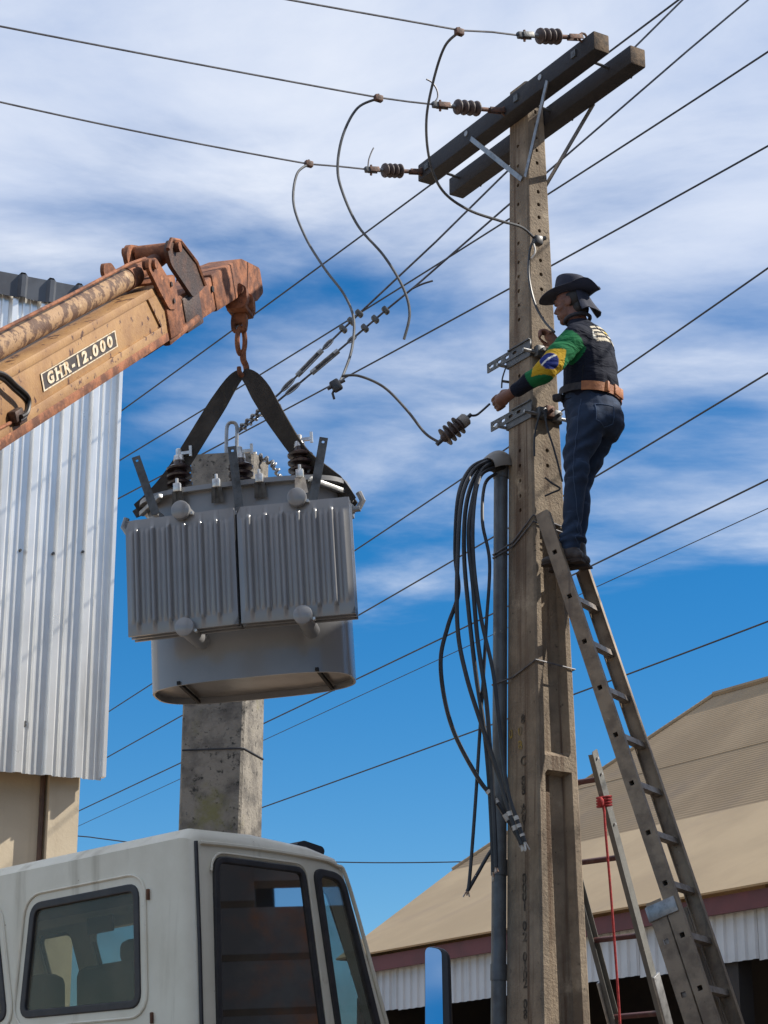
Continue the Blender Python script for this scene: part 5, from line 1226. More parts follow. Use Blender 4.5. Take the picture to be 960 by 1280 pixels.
# inside: seats, dash, mirror tab
for y_ in (0.66, 1.72):
    mb = MB(); mb.bbox((0.34, y_, -0.93), (0.16, 0.86, 0.92), 0.05, CM); mb.bbox((0.60, y_, -1.36), (0.5, 0.8, 0.16), 0.05, CM); mb.bbox((0.34, y_, -0.43), (0.10, 0.30, 0.12), 0.04, CM); mb.build('seat', M['seat'], TR)
mb = MB(); mb.bbox((1.25, WD / 2, -1.18), (0.34, WD - 0.2, 0.32), 0.05, CM); mb.build('dashboard', M['seat'], TR)
mb = MB(); mb.bbox((1.0, 1.68, -0.14), (0.02, 0.2, 0.09), 0.008, CM); mb.build('inner_mirror', M['lamp_black'], TR)
mb = MB(); mb.box((0.53, WD / 2, -0.062), (0.9, WD - 0.14, 0.01), CM); mb.build('headlining', M['cab_inside'], TR, smooth=None)
pts = [tc_(1.0 + 0.05 * math.cos(k * .45), 1.68 + 0.2 * math.cos(k * .45), -0.93 + 0.2 * math.sin(k * .45)) for k in range(15)]
MB().tube(pts, 0.016, 8).build('steering_wheel', M['lamp_black'], TR)
# roof lamp
mb = MB(); mb.prism(rr([(0.86, 0.02), (1.03, -0.01), (1.055, 0.03), (1.04, 0.05), (0.90, 0.068), (0.85, 0.05)], 0.012, 3), 0.16, XY @ Matrix.Translation(V((0, 0, -0.20)))); mb.build('roof_lamp', M['lamp_black'], TR)
# door mirror on arms
mc = P(545, 1236, 11.25); mn = V((-0.05, -0.99, 0.12)).normalized()
mxM = frame(mc, UZ.cross(mn) * -1, UZ)
mxM = Matrix(((1, 0, 0, 0), (0, 1, 0, 0), (0, 0, 1, 0), (0, 0, 0, 1))) @ frame(mc, V((0.9987, -0.05, 0)), V((0.006, 0.12, 0.99)))
hd = rr([(-0.058, 0.235), (0.075, 0.21), (0.085, -0.235), (-0.058, -0.235)], [0.05, 0.06, 0.04, 0.03], 4)
MR = put('mirror_housing', plate(hd, [], 0.07, 0.015), M['lamp_black'], TR, mxM @ Matrix.Rotation(R(90), 4, 'X') @ Matrix.Translation(V((0, 0, -0.04))), smooth=40)
mb = MB(); mb.prism(rr([(-0.056, 0.222), (0.03, 0.205), (0.036, -0.225), (-0.056, -0.225)], [0.035, 0.03, 0.02, 0.02], 4), 0.004, mxM @ Matrix.Translation(V((0, -0.003, 0))) @ Matrix.Rotation(R(90), 4, 'X')); mb.build('mirror_glass', M['mirror'], MR, smooth=None)
MB().tube([tc_(1.47, 0.02, -1.15), tc_(1.6, -0.2, -1.1), mc - UZ * 0.2 + V((0.02, 0.06, 0))], 0.014, 8).build('mirror_arm', M['lamp_black'], TR)
# chassis, wheels and bed (below the frame)
mb = MB()
for y_ in (0.75, 1.52): mb.box((-2.4, y_, -2.05), (7.6, 0.1, 0.24), CM)
mb.build('chassis_rail', M['boom_dark'], TR, smooth=None)
mb = MB(); mb.bbox((-3.4, WD / 2, -1.82), (5.6, 2.4, 0.16), 0.02, CM); mb.build('load_bed', M['boom_dark'], TR)
for x_ in (0.75, -4.2):
    for y_ in (0.16, WD - 0.16):
        c = tc_(x_, y_, -2.62); ax = th_l
        Mx = frame(c - ax * 0.13, th_h, ax)
        o = MB().lathe([(0.28, 0), (0.47, 0.0), (0.50, 0.04), (0.50, 0.22), (0.47, 0.26), (0.28, 0.26)], Mx, 28).build('wheel', M['tyre'], TR)
        MB().lathe([(0.05, 0.03), (0.12, 0.03), (0.27, 0.06), (0.29, 0.02), (0.29, 0.24), (0.1, 0.2)], Mx, 20).build('rim', M['galv'], o)

# ================================================================== ladders
def ladder(label, tl_, bl_, wdir_, width, stile_w, stile_t, nr, first, pitch_, smat, rmat, rung_sq=True, name='ladder', long2=None):
    """tl_, bl_: top and bottom of the near-left stile axis; wdir_: direction to the other stile"""
    t = thing(name, label, 'ladder', bl_, None)
    d = (tl_ - bl_).normalized(); nrm = d.cross(wdir_).normalized()
    for k in (0, 1):
        off = wdir_ * (width * k); top_ = tl_ if (k == 0 or long2 is None) else tl_ - d * long2
        # C channel: web + two flanges
        L = (top_ - bl_).length; Mx = along(bl_ + off, bl_ + off + d, wdir_ * (1 if k == 0 else -1))
        holes = []
        for r_ in range(nr):
            s = first + r_ * pitch_
            if s < L - 0.03: holes.append(rr([(s - 0.014, -0.014), (s + 0.014, -0.014), (s + 0.014, 0.014), (s - 0.014, 0.014)], 0.004, 2))
        me = plate(rr([(0, -stile_w / 2), (L, -stile_w / 2), (L, stile_w / 2), (0, stile_w / 2)], 0.012, 3), holes if rung_sq else [], 0.004)
        so = put('stile', me, smat, t, Mx, smooth=None)
        mb = MB()
        for s_ in (-1, 1): mb.box((L / 2, s_ * (stile_w / 2 - 0.002), 0.0155), (L - 0.03, 0.0042, 0.028), Mx)
        mb.build('stile_flange', smat, so, smooth=None)
    for r_ in range(nr):
        s = first + r_ * pitch_; a = bl_ + d * s + wdir_ * 0.008; b = bl_ + d * s + wdir_ * (width - 0.008)
        mb = MB(); Mx = along(a, b, nrm); Lr = (b - a).length
        if rung_sq:
            for y_, z_, sy, sz in ((0, 0.016, 0.036, 0.003), (0, -0.016, 0.036, 0.003), (0.0165, 0, 0.003, 0.029), (-0.0165, 0, 0.003, 0.029)): mb.box((Lr / 2, y_, z_), (Lr, sy, sz), Mx)
        else: mb.bbox((Lr / 2, 0, 0), (Lr, 0.03, 0.034), 0.008, Mx)
        mb.build('rung', rmat, t, smooth=None)
    return t, d, nrm
# extension ladder: fly section
lw = V((0.52, 0.854, 0)).normalized()
lt = P(677, 640, 11.78); lb_dir = V((0.84, -0.54, 0))
lbt = P(890, 1280, 11.28); ld = (lt - lbt).normalized(); lb = lbt - ld * 0.9
Lf = (lt - lb).length
def along_l(py):          # distance from the bottom at which the stile crosses image row py
    best = None
    for k in range(400):
        q = lb + ld * (Lf * k / 399); dd = q - CAM; yy = 640 - FPX * dd.dot(_U) / dd.dot(_F)
        if best is None or abs(yy - py) < best[0]: best = (abs(yy - py), Lf * k / 399)
    return best[1]
s_top = along_l(690); s_low = along_l(1235); pitch_l = (s_top - s_low) / 9.0
first = s_low - 3 * pitch_l
nr_ = int((Lf - 0.05 - first) / pitch_l) + 1
LA, dA, nA = ladder('long aluminium extension ladder leaning on the pole under the lineman', lt, lb, lw, 0.36, 0.084, 0.03, nr_, first, pitch_l, M['ladder'], M['rung'], True, 'extension_ladder', 0.28)
# base section, set off towards the pole, its top at the bracket
side_ = (nA if nA.x < 0 else -nA)
bt = lb + ld * along_l(1118) + side_ * 0.098 + lw * 0.0; bb = lb + side_ * 0.098 - ld * 0.35
L2 = (bt - bb).length
mbs = []
for k in (0, 1):
    off = lw * ((0.36 + 0.0) * k); Mx = along(bb + off, bb + off + ld, lw * (1 if k == 0 else -1)); holes = []
    s = first + 0.35
    for r_ in range(12):
        ss_ = s + r_ * pitch_l
        if ss_ < L2 - 0.05: holes.append(rr([(ss_ - 0.015, -0.015), (ss_ + 0.015, -0.015), (ss_ + 0.015, 0.015), (ss_ - 0.015, 0.015)], 0.004, 2))
    put('base_stile', plate([(0, -0.046), (L2, -0.046), (L2, 0.046), (0, 0.046)], holes, 0.004), M['ladder'], LA, Mx, smooth=None)
    mb = MB()
    for s_ in (-1, 1): mb.box((L2 / 2, s_ * 0.044, 0.0155), (L2 - 0.03, 0.0042, 0.028), Mx)
    mb.build('stile_flange', M['ladder'], LA, smooth=None)
for r_ in range(12):
    ss_ = first + 0.35 + r_ * pitch_l
    if ss_ < L2 - 0.05:
        a = bb + ld * ss_ + lw * 0.008; mb = MB(); mb.bbox((0.17, 0, 0), (0.34, 0.034, 0.034), 0.004, along(a, a + lw, nA)); mb.build('base_rung', M['rung'], LA)
gq = bt - ld * 0.06
mb = MB(); mb.bbox((0, 0.04, -0.006), (0.085, 0.17, 0.012), 0.004, along(gq, gq + ld, lw)); mb.bbox((0, -0.052, 0.02), (0.085, 0.012, 0.05), 0.003, along(gq, gq + ld, lw)); mb.build('guide_bracket', M['galv'], LA)
MB().cyl(lt + lw * 0.02 - ld * 0.02 + nA * 0.0, lt + lw * 0.06 - ld * 0.02, 0.02, 12).build('rope_pulley', M['galv'], LA)
# second ladder behind: maroon rungs
t2 = P(743, 938, 12.35); b2 = P(833, 1280, 12.95); d2_ = (t2 - b2).normalized(); b2 = b2 - d2_ * 1.2
w2d = V((-0.85, 0.52, 0)); w2d = (w2d - d2_ * w2d.dot(d2_)).normalized()
def a2(py):
    best = None; L = (t2 - b2).length
    for k in range(300):
        q = b2 + d2_ * (L * k / 299); dd = q - CAM; yy = 640 - FPX * dd.dot(_U) / dd.dot(_F)
        if best is None or abs(yy - py) < best[0]: best = (abs(yy - py), L * k / 299)
    return best[1]
s0, s1 = a2(1265), a2(974); pt = (s1 - s0) / 3; f2 = s0 - 3 * pt
L2b, d2b, n2b = ladder('grey ladder with maroon rungs standing between the pole and the long ladder', t2, b2, w2d, 0.34, 0.075, 0.03, 7, f2, pt, M['ladder2'], M['rung_red'], False, 'ladder')
Mx = along(b2 + d2_ * a2(1240), b2 + d2_ * a2(1240) + d2_, -w2d)
mb = MB(); mb.bbox((-0.1, 0, 0.012), (0.42, 0.098, 0.02), 0.006, Mx); mb.build('hinge_plate', M['galv'], L2b)
Mx = along(b2 + d2_ * a2(1240) + w2d * 0.34, b2 + d2_ * (a2(1240) + 1) + w2d * 0.34, w2d)
mb = MB(); mb.bbox((-0.1, 0, 0.012), (0.42, 0.098, 0.02), 0.006, Mx); mb.build('hinge_plate', M['galv'], L2b)
for py in (948, 968, 1000, 1030):
    q = b2 + d2_ * a2(py) - w2d * 0.004; MB().cyl(q, q - w2d * 0.01, 0.008, 8).build('rivet', M['bright_zinc'], L2b)
# red rope
RP = thing('red_rope', 'thin red rope knotted near the top of the grey ladder, hanging down', 'rope', P(753, 998, 12.4))
q = P(754, 998, 12.42)
w = smooth([q + V((0.0, -0.03, -0.01)), P(757, 1040, 12.36), P(763, 1110, 12.36), P(769, 1190, 12.36), P(775, 1280, 12.36), P(779, 1380, 12.36)], 6)
MB().tube(w, 0.0075, 8).build('line', M['rope_red'], RP)
for k in range(4):
    pts = []
    for i in range(13):
        a = i / 12 * 2 * math.pi; e = -w2d
        pts.append(q + UZ * (0.012 * (k - 1.5) * 1.4 - 0.02 + 0.01 * math.sin(a)) + e * (0.045 * math.cos(a) + 0.006) + n2b * (0.035 * math.sin(a)))
    MB().tube(pts, 0.0075, 6).build('knot_turn', M['rope_red'], RP)
mb = MB(); mb.ell(q + V((-0.02, -0.045, -0.03)), (0.02, 0.018, 0.03)); mb.build('knot', M['rope_red'], RP)

# ================================================================== lineman
FD = V((-0.87, 0.49, 0)).normalized(); LF = V((-0.49, -0.87, 0)).normalized()    # facing, his left (towards the camera)
PY = 11.80
def pp(x, y, l=0.0):      # pixel on the mid plane of the body, then moved l metres to his left
    q = PLN(x, y, V((1.1, PY, 0)), LF); return q + LF * l
def pl_(x, y, Y): return P(x, y, Y)
PR = thing('person', 'lineman in navy shirt with flag sleeve, jeans and dark hat, standing on the ladder', 'person', pp(715, 708))
def ring(c, hd_, hw_, ax=UZ, f=FD, n=20, pw=2.3):
    ax = ax.normalized(); f = (f - ax * f.dot(ax)).normalized(); s = ax.cross(f); out = []
    for k in range(n):
        a = 2 * math.pi * k / n; ca, sa = math.cos(a), math.sin(a)
        r = (abs(ca) ** pw + abs(sa) ** pw) ** (-1 / pw)
        out.append(c + f * (hd_ * r * ca) + s * (hw_ * r * sa))
    return out
def limb(mb, pts, rs, n=14):
    sm = smooth([V(q) for q in pts], 5); R_ = []
    k = len(pts) - 1
    for i in range(len(sm)):
        t = i / 5; j = min(int(t), k - 1); f_ = t - j; f_ = f_ * f_ * (3 - 2 * f_); R_.append(rs[j] * (1 - f_) + rs[j + 1] * f_)
    mb.tube(sm, R_, n); mb.ell(sm[0], (R_[0],) * 3); mb.ell(sm[-1], (R_[-1],) * 3); return mb
# joints
hipL, hipR = pp(741, 536, 0.10), pp(738, 534, -0.10)
knL, knR = pp(731, 597, 0.115), pp(716, 600, -0.09)
anL, anR = pp(716, 684, 0.035), pp(714, 684, -0.09)
shL, shR = pp(736, 434, 0.172), pp(731, 424, -0.175)
wrL = P(640, 491, 11.60); elL = P(682, 463, 11.47); handL = P(622, 503, 11.66)
shLw = shL
elR = P(712, 452, 11.86); wrR = P(697, 433, 11.79)
neck = pp(727, 408); chest = pp(737, 447); waist = pp(738, 492); pelv = pp(741, 527)
headc = pp(713, 381)
# ---- body (skin): one continuous figure
mb = MB()
mb.loft([ring(pelv - UZ * 0.05, 0.10, 0.13), ring(waist, 0.12, 0.14), ring(chest, 0.11, 0.16), ring(lerp(chest, neck, 0.6), 0.09, 0.15), ring(neck, 0.055, 0.06)])
limb(mb, [neck - UZ * 0.03 - FD * 0.0, lerp(neck, headc, 0.5) + FD * 0.0, headc - FD * 0.02], [0.062, 0.056, 0.058])
limb(mb, [hipL, knL, anL], [0.085, 0.055, 0.04]); limb(mb, [hipR, knR, anR], [0.085, 0.055, 0.04])
limb(mb, [shLw, lerp(shL, elL, 0.45), elL, lerp(elL, wrL, 0.4), lerp(elL, wrL, 0.85), wrL], [0.05, 0.045, 0.040, 0.036, 0.031, 0.029]); limb(mb, [shR, elR, wrR], [0.05, 0.042, 0.03])
hx_ = (FD - UZ * 0.12).normalized(); hz_ = (UZ + FD * 0.12).normalized(); HM = frame(headc, hx_, hz_); H3 = HM.to_3x3()
def hp_(x, y, z): return HM @ V((x, y, z))       # x forward, y his left... z up
mb.ell(hp_(-0.012, 0, 0.03), (0.098, 0.076, 0.098), H3); mb.ell(hp_(0.028, 0, -0.035), (0.062, 0.06, 0.085), H3); mb.ell(hp_(0.058, 0, -0.096), (0.026, 0.028, 0.022), H3)
mb.loft([[hp_(*q) for q in ((0.082, -.006, 0.022), (0.082, .006, 0.022), (0.07, .01, 0.02), (0.07, -.01, 0.02))], [hp_(*q) for q in ((0.104, -.008, -0.008), (0.104, .008, -0.008), (0.07, .016, -0.01), (0.07, -.016, -0.01))], [hp_(*q) for q in ((0.112, -.012, -0.026), (0.112, .012, -0.026), (0.07, .02, -0.032), (0.07, -.02, -0.032))], [hp_(*q) for q in ((0.096, -.012, -0.036), (0.096, .012, -0.036), (0.07, .018, -0.038), (0.07, -.018, -0.038))]])
mb.ell(hp_(0.083, 0, -0.053), (0.014, 0.024, 0.008), H3); mb.ell(hp_(0.080, 0, -0.069), (0.014, 0.022, 0.009), H3)
mb.ell(hp_(0.075, 0, 0.035), (0.018, 0.05, 0.014), H3)
for s_ in (1, -1):
    mb.ell(hp_(-0.018, 0.074 * s_, -0.008), (0.02, 0.012, 0.034), H3); mb.ell(hp_(0.045, 0.045 * s_, -0.025), (0.03, 0.024, 0.026), H3); mb.ell(hp_(0.078, 0.028 * s_, 0.014), (0.012, 0.016, 0.011), H3)
# left hand: palm and five bent fingers closed on the lead
hd_ = (handL - wrL).normalized(); up_ = (UZ + V((0.15, -0.35, 0))).normalized(); sd = hd_.cross(up_).normalized(); up2 = sd.cross(hd_)
def hnd(a, b, c): return wrL + hd_ * a + sd * b + up2 * c      # a along, b sideways (thumb side is up2), c
limb(mb, [wrL - hd_ * 0.02, hnd(0.035, 0, 0.0), hnd(0.085, -0.002, 0.0)], [0.031, 0.034, 0.036])
mb.ell(hnd(0.07, 0, 0), (0.045, 0.026, 0.044), frame(V(), hd_, up2).to_3x3())
for k, (c, l_) in enumerate(((0.034, 0.9), (0.012, 1.0), (-0.011, 0.95), (-0.032, 0.78))):
    fs_ = [hnd(0.095, -0.004, c), hnd(0.095 + 0.036 * l_, 0.006, c * 1.02), hnd(0.112 + 0.036 * l_, 0.034 * l_, c * 0.98), hnd(0.098 + 0.03 * l_, 0.05 * l_, c * 0.95), hnd(0.078 + 0.02 * l_, 0.048 * l_, c * 0.95)]
    limb(mb, fs_, [0.012, 0.0105, 0.0095, 0.009, 0.008], 8)
limb(mb, [hnd(0.03, 0.01, 0.03), hnd(0.062, 0.03, 0.05), hnd(0.092, 0.045, 0.045), hnd(0.112, 0.05, 0.032)], [0.014, 0.013, 0.011, 0.009], 8)
# right hand, round the drop lead
rd = (P(690, 424, 11.79) - wrR).normalized(); rs_ = rd.cross(V((0, 1, 0))).normalized(); ru = rs_.cross(rd)
def hnr(a, b, c): return wrR + rd * a + rs_ * b + ru * c
limb(mb, [wrR, hnr(0.04, 0, 0), hnr(0.08, 0, 0)], [0.03, 0.034, 0.034])
for k, (c, l_) in enumerate(((0.032, 0.9), (0.011, 1.0), (-0.011, 0.95), (-0.031, 0.78))):
    limb(mb, [hnr(0.09, 0, c), hnr(0.09 + 0.034 * l_, 0.008, c), hnr(0.105 + 0.034 * l_, 0.034, c), hnr(0.085 + 0.03 * l_, 0.048, c)], [0.012, 0.0105, 0.0095, 0.0085], 8)
limb(mb, [hnr(0.03, 0.012, 0.03), hnr(0.065, 0.035, 0.042), hnr(0.095, 0.048, 0.03)], [0.014, 0.012, 0.009], 8)
me = remesh(mb, 0.0045, 1, 'body'); put('body', me, M['skin'], PR, smooth=None)
for s_ in (1, -1):
    MB().ell(hp_(0.083, 0.029 * s_, 0.013), (0.009, 0.012, 0.008), H3).build('eye', M['hair'], PR)
    MB().ell(hp_(0.085, 0.03 * s_, 0.036), (0.008, 0.022, 0.006), H3).build('eyebrow', M['hair'], PR)
mb = MB(); mb.ell(hp_(-0.035, 0, 0.02), (0.085, 0.08, 0.085), H3); mb.ell(hp_(-0.06, 0, -0.045), (0.05, 0.064, 0.06), H3); mb.build('hair', M['hair'], PR, smooth=180)
# ---- jeans
mb = MB()
mb.loft([ring(hipL * 0.5 + hipR * 0.5 - UZ * 0.06, 0.13, 0.19), ring(pelv - UZ * 0.03 - FD * 0.018, 0.162, 0.192), ring(pelv + UZ * 0.04 - FD * 0.012, 0.166, 0.19), ring(lerp(pelv, waist, 0.75), 0.158, 0.178), ring(waist, 0.148, 0.17)])
limb(mb, [hipL - FD * 0.025 + UZ * 0.02, pp(736, 562, 0.11), pp(731, 580, 0.115), knL, pp(726, 625, 0.09), pp(720, 660, 0.055), pp(716, 685, 0.035)], [0.118, 0.096, 0.082, 0.073, 0.064, 0.056, 0.055], 18)
limb(mb, [hipR - FD * 0.01 + UZ * 0.02, pp(728, 565, -0.10), knR, pp(717, 625, -0.09), pp(714, 660, -0.09), pp(712, 684, -0.09)], [0.115, 0.09, 0.072, 0.063, 0.056, 0.054], 18)
for k, (x, y, r_) in enumerate(((714, 672, 0.066), (716, 680, 0.07), (722, 676, 0.069))):
    mb.ell(pp(x + 0, y, 0.04), (r_, r_, 0.018))
me = remesh(mb, 0.0085, 3, 'jeans')
def wrinkle(me, amp, fn):
    nr = [v.normal.copy() for v in me.vertices]; out = []
    for v, n in zip(me.vertices, nr):
        out += list(v.co + n * (fn(v.co) * amp))
    me.vertices.foreach_set('co', out); me.update()
def folds(co):
    q = co - pelv; s = math.sin((q.z * 1.0 + q.dot(FD) * 0.55) * 78 + noise.noise(co * 7) * 3.2)
    loc = math.exp(-((q.z + 0.16) / 0.14) ** 2) * 0.9 + math.exp(-((co.z - knL.z) / 0.07) ** 2) * 0.6 + math.exp(-((co.z - anL.z - 0.06) / 0.08) ** 2) * 1.1 + 0.15
    return s * loc + noise.noise(co * 11) * 0.6
wrinkle(me, 0.0055, folds)
from mathutils.bvhtree import BVHTree
def sewn(me, origins, dirn, r, nm, m, parent):
    """stitch line: points dropped onto the cloth along dirn"""
    bv = BVHTree.FromPolygons([v.co.copy() for v in me.vertices], [tuple(p.vertices) for p in me.polygons]); pts = []
    for q in origins:
        h = bv.ray_cast(q, dirn)
        if h[0] is not None: pts.append(h[0] - dirn * 0.001)
    if len(pts) > 2: MB().tube(pts, r, 6).build(nm, m, parent)
jm = me.copy(); JN = put('jeans', me, M['jeans'], PR, smooth=None)
out_l = (LF * 0.95 + FD * 0.1).normalized()
sewn(jm, smooth([pp(x, y, 0.40) for x, y in ((738, 512), (738, 536), (734, 562), (730, 585), (728, 610), (726, 640), (722, 668), (720, 684))], 8), -out_l, 0.0028, 'side_seam', M['denim_seam'], JN)
bkd = (-FD * 0.72 + LF * 0.69).normalized(); pc_ = pelv + bkd * 0.45; px2 = UZ.cross(bkd).normalized()
out_p = [(-0.062, 0.045), (0.062, 0.045), (0.060, -0.055), (0.0, -0.085), (-0.060, -0.055), (-0.062, 0.045)]
og = []
for (a, b), (c, d) in zip(out_p[:-1], out_p[1:]): og += [pc_ + px2 * lerp(a, c, k / 6) + UZ * (lerp(b, d, k / 6) - 0.01) for k in range(6)]
sewn(jm, og + og[:1], -bkd, 0.0030, 'pocket_edge', M['denim_seam'], JN)
# ---- shirt: torso and sleeves, printed
mb = MB()
mb.loft([ring(lerp(pelv, waist, 0.55), 0.162, 0.182), ring(waist, 0.156, 0.178), ring(lerp(waist, chest, 0.4) - FD * 0.006, 0.152, 0.182), ring(chest - FD * 0.002, 0.146, 0.195), ring(pp(736, 428), 0.128, 0.195), ring(pp(734, 416), 0.105, 0.165), ring(pp(729, 409), 0.08, 0.10), ring(pp(724, 403), 0.066, 0.07)], True)
limb(mb, [shL - LF * 0.05, shL + LF * 0.005, lerp(shL, elL, 0.45) + V((0, 0, 0.01)), elL + V((0, 0, 0)), lerp(elL, wrL, 0.4), lerp(elL, wrL, 0.85)], [0.080, 0.079, 0.076, 0.068, 0.054, 0.043], 16)
limb(mb, [shR + LF * 0.05, shR, elR, lerp(elR, wrR, 0.85)], [0.085, 0.082, 0.066, 0.046], 16)
mb.ell(pp(716, 409, 0.0) , (0.03, 0.055, 0.022), frame(V(), FD, UZ).to_3x3())
me = remesh(mb, 0.0062, 3, 'shirt')
def sfold(co):
    q = co - chest; s = math.sin((q.z * 0.85 - q.dot(FD) * 0.5) * 60 + noise.noise(co * 6) * 3.5); return s * (0.35 + 0.5 * max(0, noise.noise(co * 3 + V((5, 2, 1))))) + noise.noise(co * 12) * 0.7
wrinkle(me, 0.0055, sfold)
navy, green, yellow, blue, white = (0.007, 0.010, 0.022), (0.010, 0.135, 0.050), (0.42, 0.27, 0.018), (0.012, 0.026, 0.16), (0.62, 0.62, 0.58)
armd = (wrL - elL).normalized(); upd = (elL - shL).normalized()
def arm_s(co):            # metres along the arm from the shoulder, distance from its axis
    a = (co - shL).dot(upd); Lu = (elL - shL).length
    d1_ = (co - shL - upd * max(0, min(Lu, a))).length
    b = (co - elL).dot(armd); Lw = (wrL - elL).length; d2_ = (co - elL - armd * max(0, min(Lw, b))).length
    return (a, d1_) if d1_ < d2_ else (Lu + b, d2_)
att = me.color_attributes.new('print', 'FLOAT_COLOR', 'POINT')
def proj(co): d = co - CAM; return 480 + FPX * d.dot(_R) / d.dot(_F), 640 - FPX * d.dot(_U) / d.dot(_F)
fc = PLN(687, 449, elL + V((0.02, -0.075, 0.03)), V((0, -1, 0)))          # centre of the flag disc on the sleeve
ex = (P(700, 440, fc.y) - P(675, 459, fc.y)).normalized(); ez = ex.cross(V((0, -1, 0))).normalized()
if ez.z < 0: ez = -ez
lc = PLN(748, 424, chest - FD * 0.14, LF)                                      # centre of the print on the back
bx = (P(770, 418, lc.y) - P(738, 430, lc.y)).normalized(); bz = V((-bx.z, 0, bx.x)).normalized()
for i, v in enumerate(me.vertices):
    co = v.co; c = navy; s, dd = arm_s(co); near_ = (co - chest).dot(LF) > 0.02
    if dd < 0.098 and near_ and s < 0.47:
        q = co - fc; x, z = q.dot(ex), q.dot(ez); facing = v.normal.y < 0.35
        on_arm = s > 0.03 or (co - chest).dot(LF) > 0.155
        if s > 0.045 and dd < 0.1:
            c = green
            if facing:
                if abs(x) / 0.135 + abs(z) / 0.115 < 1: c = yellow
                r = math.hypot(x, z)
                if r < 0.056:
                    c = blue
                    if abs(z - 0.012 + 0.9 * (x * x) * 3 ) < 0.006: c = white
        if s > (elL - shL).length + 0.45 * (wrL - elL).length: c = navy
    elif not near_ or True:
        if v.normal.dot(FD) < 0.3 and co.z > waist.z + 0.1:
            q = co - lc; x, z = q.x * bx.x + q.z * bx.z, q.x * bz.x + q.z * bz.z
            if -0.095 < x < 0.10 and abs(z - 0.0) < 0.056 and v.normal.y < 0.3:
                if x < -0.045 and abs(z - (x + 0.06) * -1.6) < 0.03: c = white
                elif x > -0.045:
                    st = int((z + 0.05) / 0.0145) % 2
                    c = (0.55, 0.50, 0.40) if st == 0 else navy
                    if st == 0 and x > 0.04 and z > 0.0: c = (0.50, 0.38, 0.06)
    att.data[i].color = (*c, 1)
sm_ = me.copy(); SH = put('shirt', me, M['shirt'], PR, smooth=None)
sewn(sm_, [pp(x, y, 0.30) - FD * 0.02 for x, y in ((741, 470), (740, 480), (739, 490), (739, 500))], -LF, 0.003, 'side_seam', M['shirt_seam'], SH)
sewn(sm_, [lerp(pp(712, 416, 0.33), pp(764, 432, 0.33), k / 14) - FD * 0.3 for k in range(15)], (-LF + FD * 0.7).normalized(), 0.003, 'yoke_seam', M['shirt_seam'], SH)
nk = pp(722, 401); mb = MB(); mb.tube([nk + FD * (0.075 * math.cos(a)) + UZ.cross(FD) * (0.078 * math.sin(a)) + UZ * (0.008 - 0.012 * math.cos(a)) for a in [2 * math.pi * k / 24 for k in range(25)]], 0.012, 8); mb.build('collar', M['belt_dark'], SH)
# ---- belts
def beltring(c, hd2, hw2, h, tilt, m, nm, a0=0.0, a1=2 * math.pi, n=44):
    vs = []; ax = (UZ + FD * tilt).normalized(); s = ax.cross(FD).normalized(); f = s.cross(ax)
    for k in range(n + 1):
        a = a0 + (a1 - a0) * k / n
        ca, sa = math.cos(a), math.sin(a); r = (abs(ca) ** 2.3 + abs(sa) ** 2.3) ** (-1 / 2.3)
        o = f * ca * r + s * sa * r
        p0 = c + f * (hd2 * r * ca) + s * (hw2 * r * sa); e = o.normalized() * 0.006
        vs += [p0 - ax * h / 2, p0 + e - ax * h / 2, p0 + e + ax * h / 2, p0 + ax * h / 2]
    mb = MB(); mb.add(vs, [(k * 4 + j, k * 4 + (j + 1) % 4, k * 4 + 4 + (j + 1) % 4, k * 4 + 4 + j) for k in range(n) for j in range(4)] + [(0, 1, 2, 3), tuple(n * 4 + j for j in (3, 2, 1, 0))])
    return mb.build(nm, m, PR, smooth=40)
bc = pp(738, 496)
b_ = beltring(bc, 0.172, 0.196, 0.055, -0.06, M['belt'], 'work_belt', R(100), R(262))
beltring(bc, 0.170, 0.194, 0.045, -0.06, M['belt_dark'], 'belt_webbing')
q = bc - FD * 0.176; mb = MB(); mb.bbox((0, 0, 0), (0.016, 0.10, 0.062), 0.005, frame(q, FD, UZ)); mb.build('belt_pad', M['belt'], PR)
for a in (150, 195):
    q = bc + FD * (0.181 * math.cos(R(a))) + UZ.cross(FD) * (0.205 * math.sin(R(a))); MB().bbox((0, 0, 0), (0.02, 0.03, 0.064), 0.004, frame(q, FD, UZ)).build('belt_keeper', M['belt'], PR)
for x, y, r_ in ((709, 506, 0.035),):
    q = pp(x, y, 0.13); MB().bbox((0, 0, 0), (r_ * 1.8, 0.05, r_ * 1.3), 0.014, frame(q, FD, UZ)).build('tool_pouch', M['belt_dark'], PR)
# ---- hat
hM = frame(hp_(-0.012, 0, 0.058), (FD + UZ * 0.02).normalized(), (UZ - FD * 0.02).normalized())
def brim(a, t):
    ca, sa = math.cos(a), math.sin(a); r0 = 0.098; fx = 0.212 if ca > 0 else 0.195; sx = 0.165
    rx = lerp(0.104, fx, t); ry = lerp(0.088, 0.122, t)
    z = 0.022 * (t ** 1.6) * abs(sa) ** 1.7 + 0.05 * t ** 2 * max(0, math.sin(2 * abs(math.atan2(sa, ca)) - math.pi)) ** 1.0 * (1 if ca < 0 else 0) * 0.0 + 0.055 * t ** 2 * math.exp(-((abs(math.atan2(sa, ca)) - 2.45) / 0.5) ** 2) - 0.012 * (t ** 1.5) * max(0, ca) ** 2 - 0.004 * t * max(0, -ca) ** 2
    return hM @ V((rx * ca * (1 - 0.12 * t * abs(sa)), ry * sa, z))
n_a, n_t = 40, 6; vs = [brim(2 * math.pi * i / n_a, j / n_t) for j in range(n_t + 1) for i in range(n_a)]
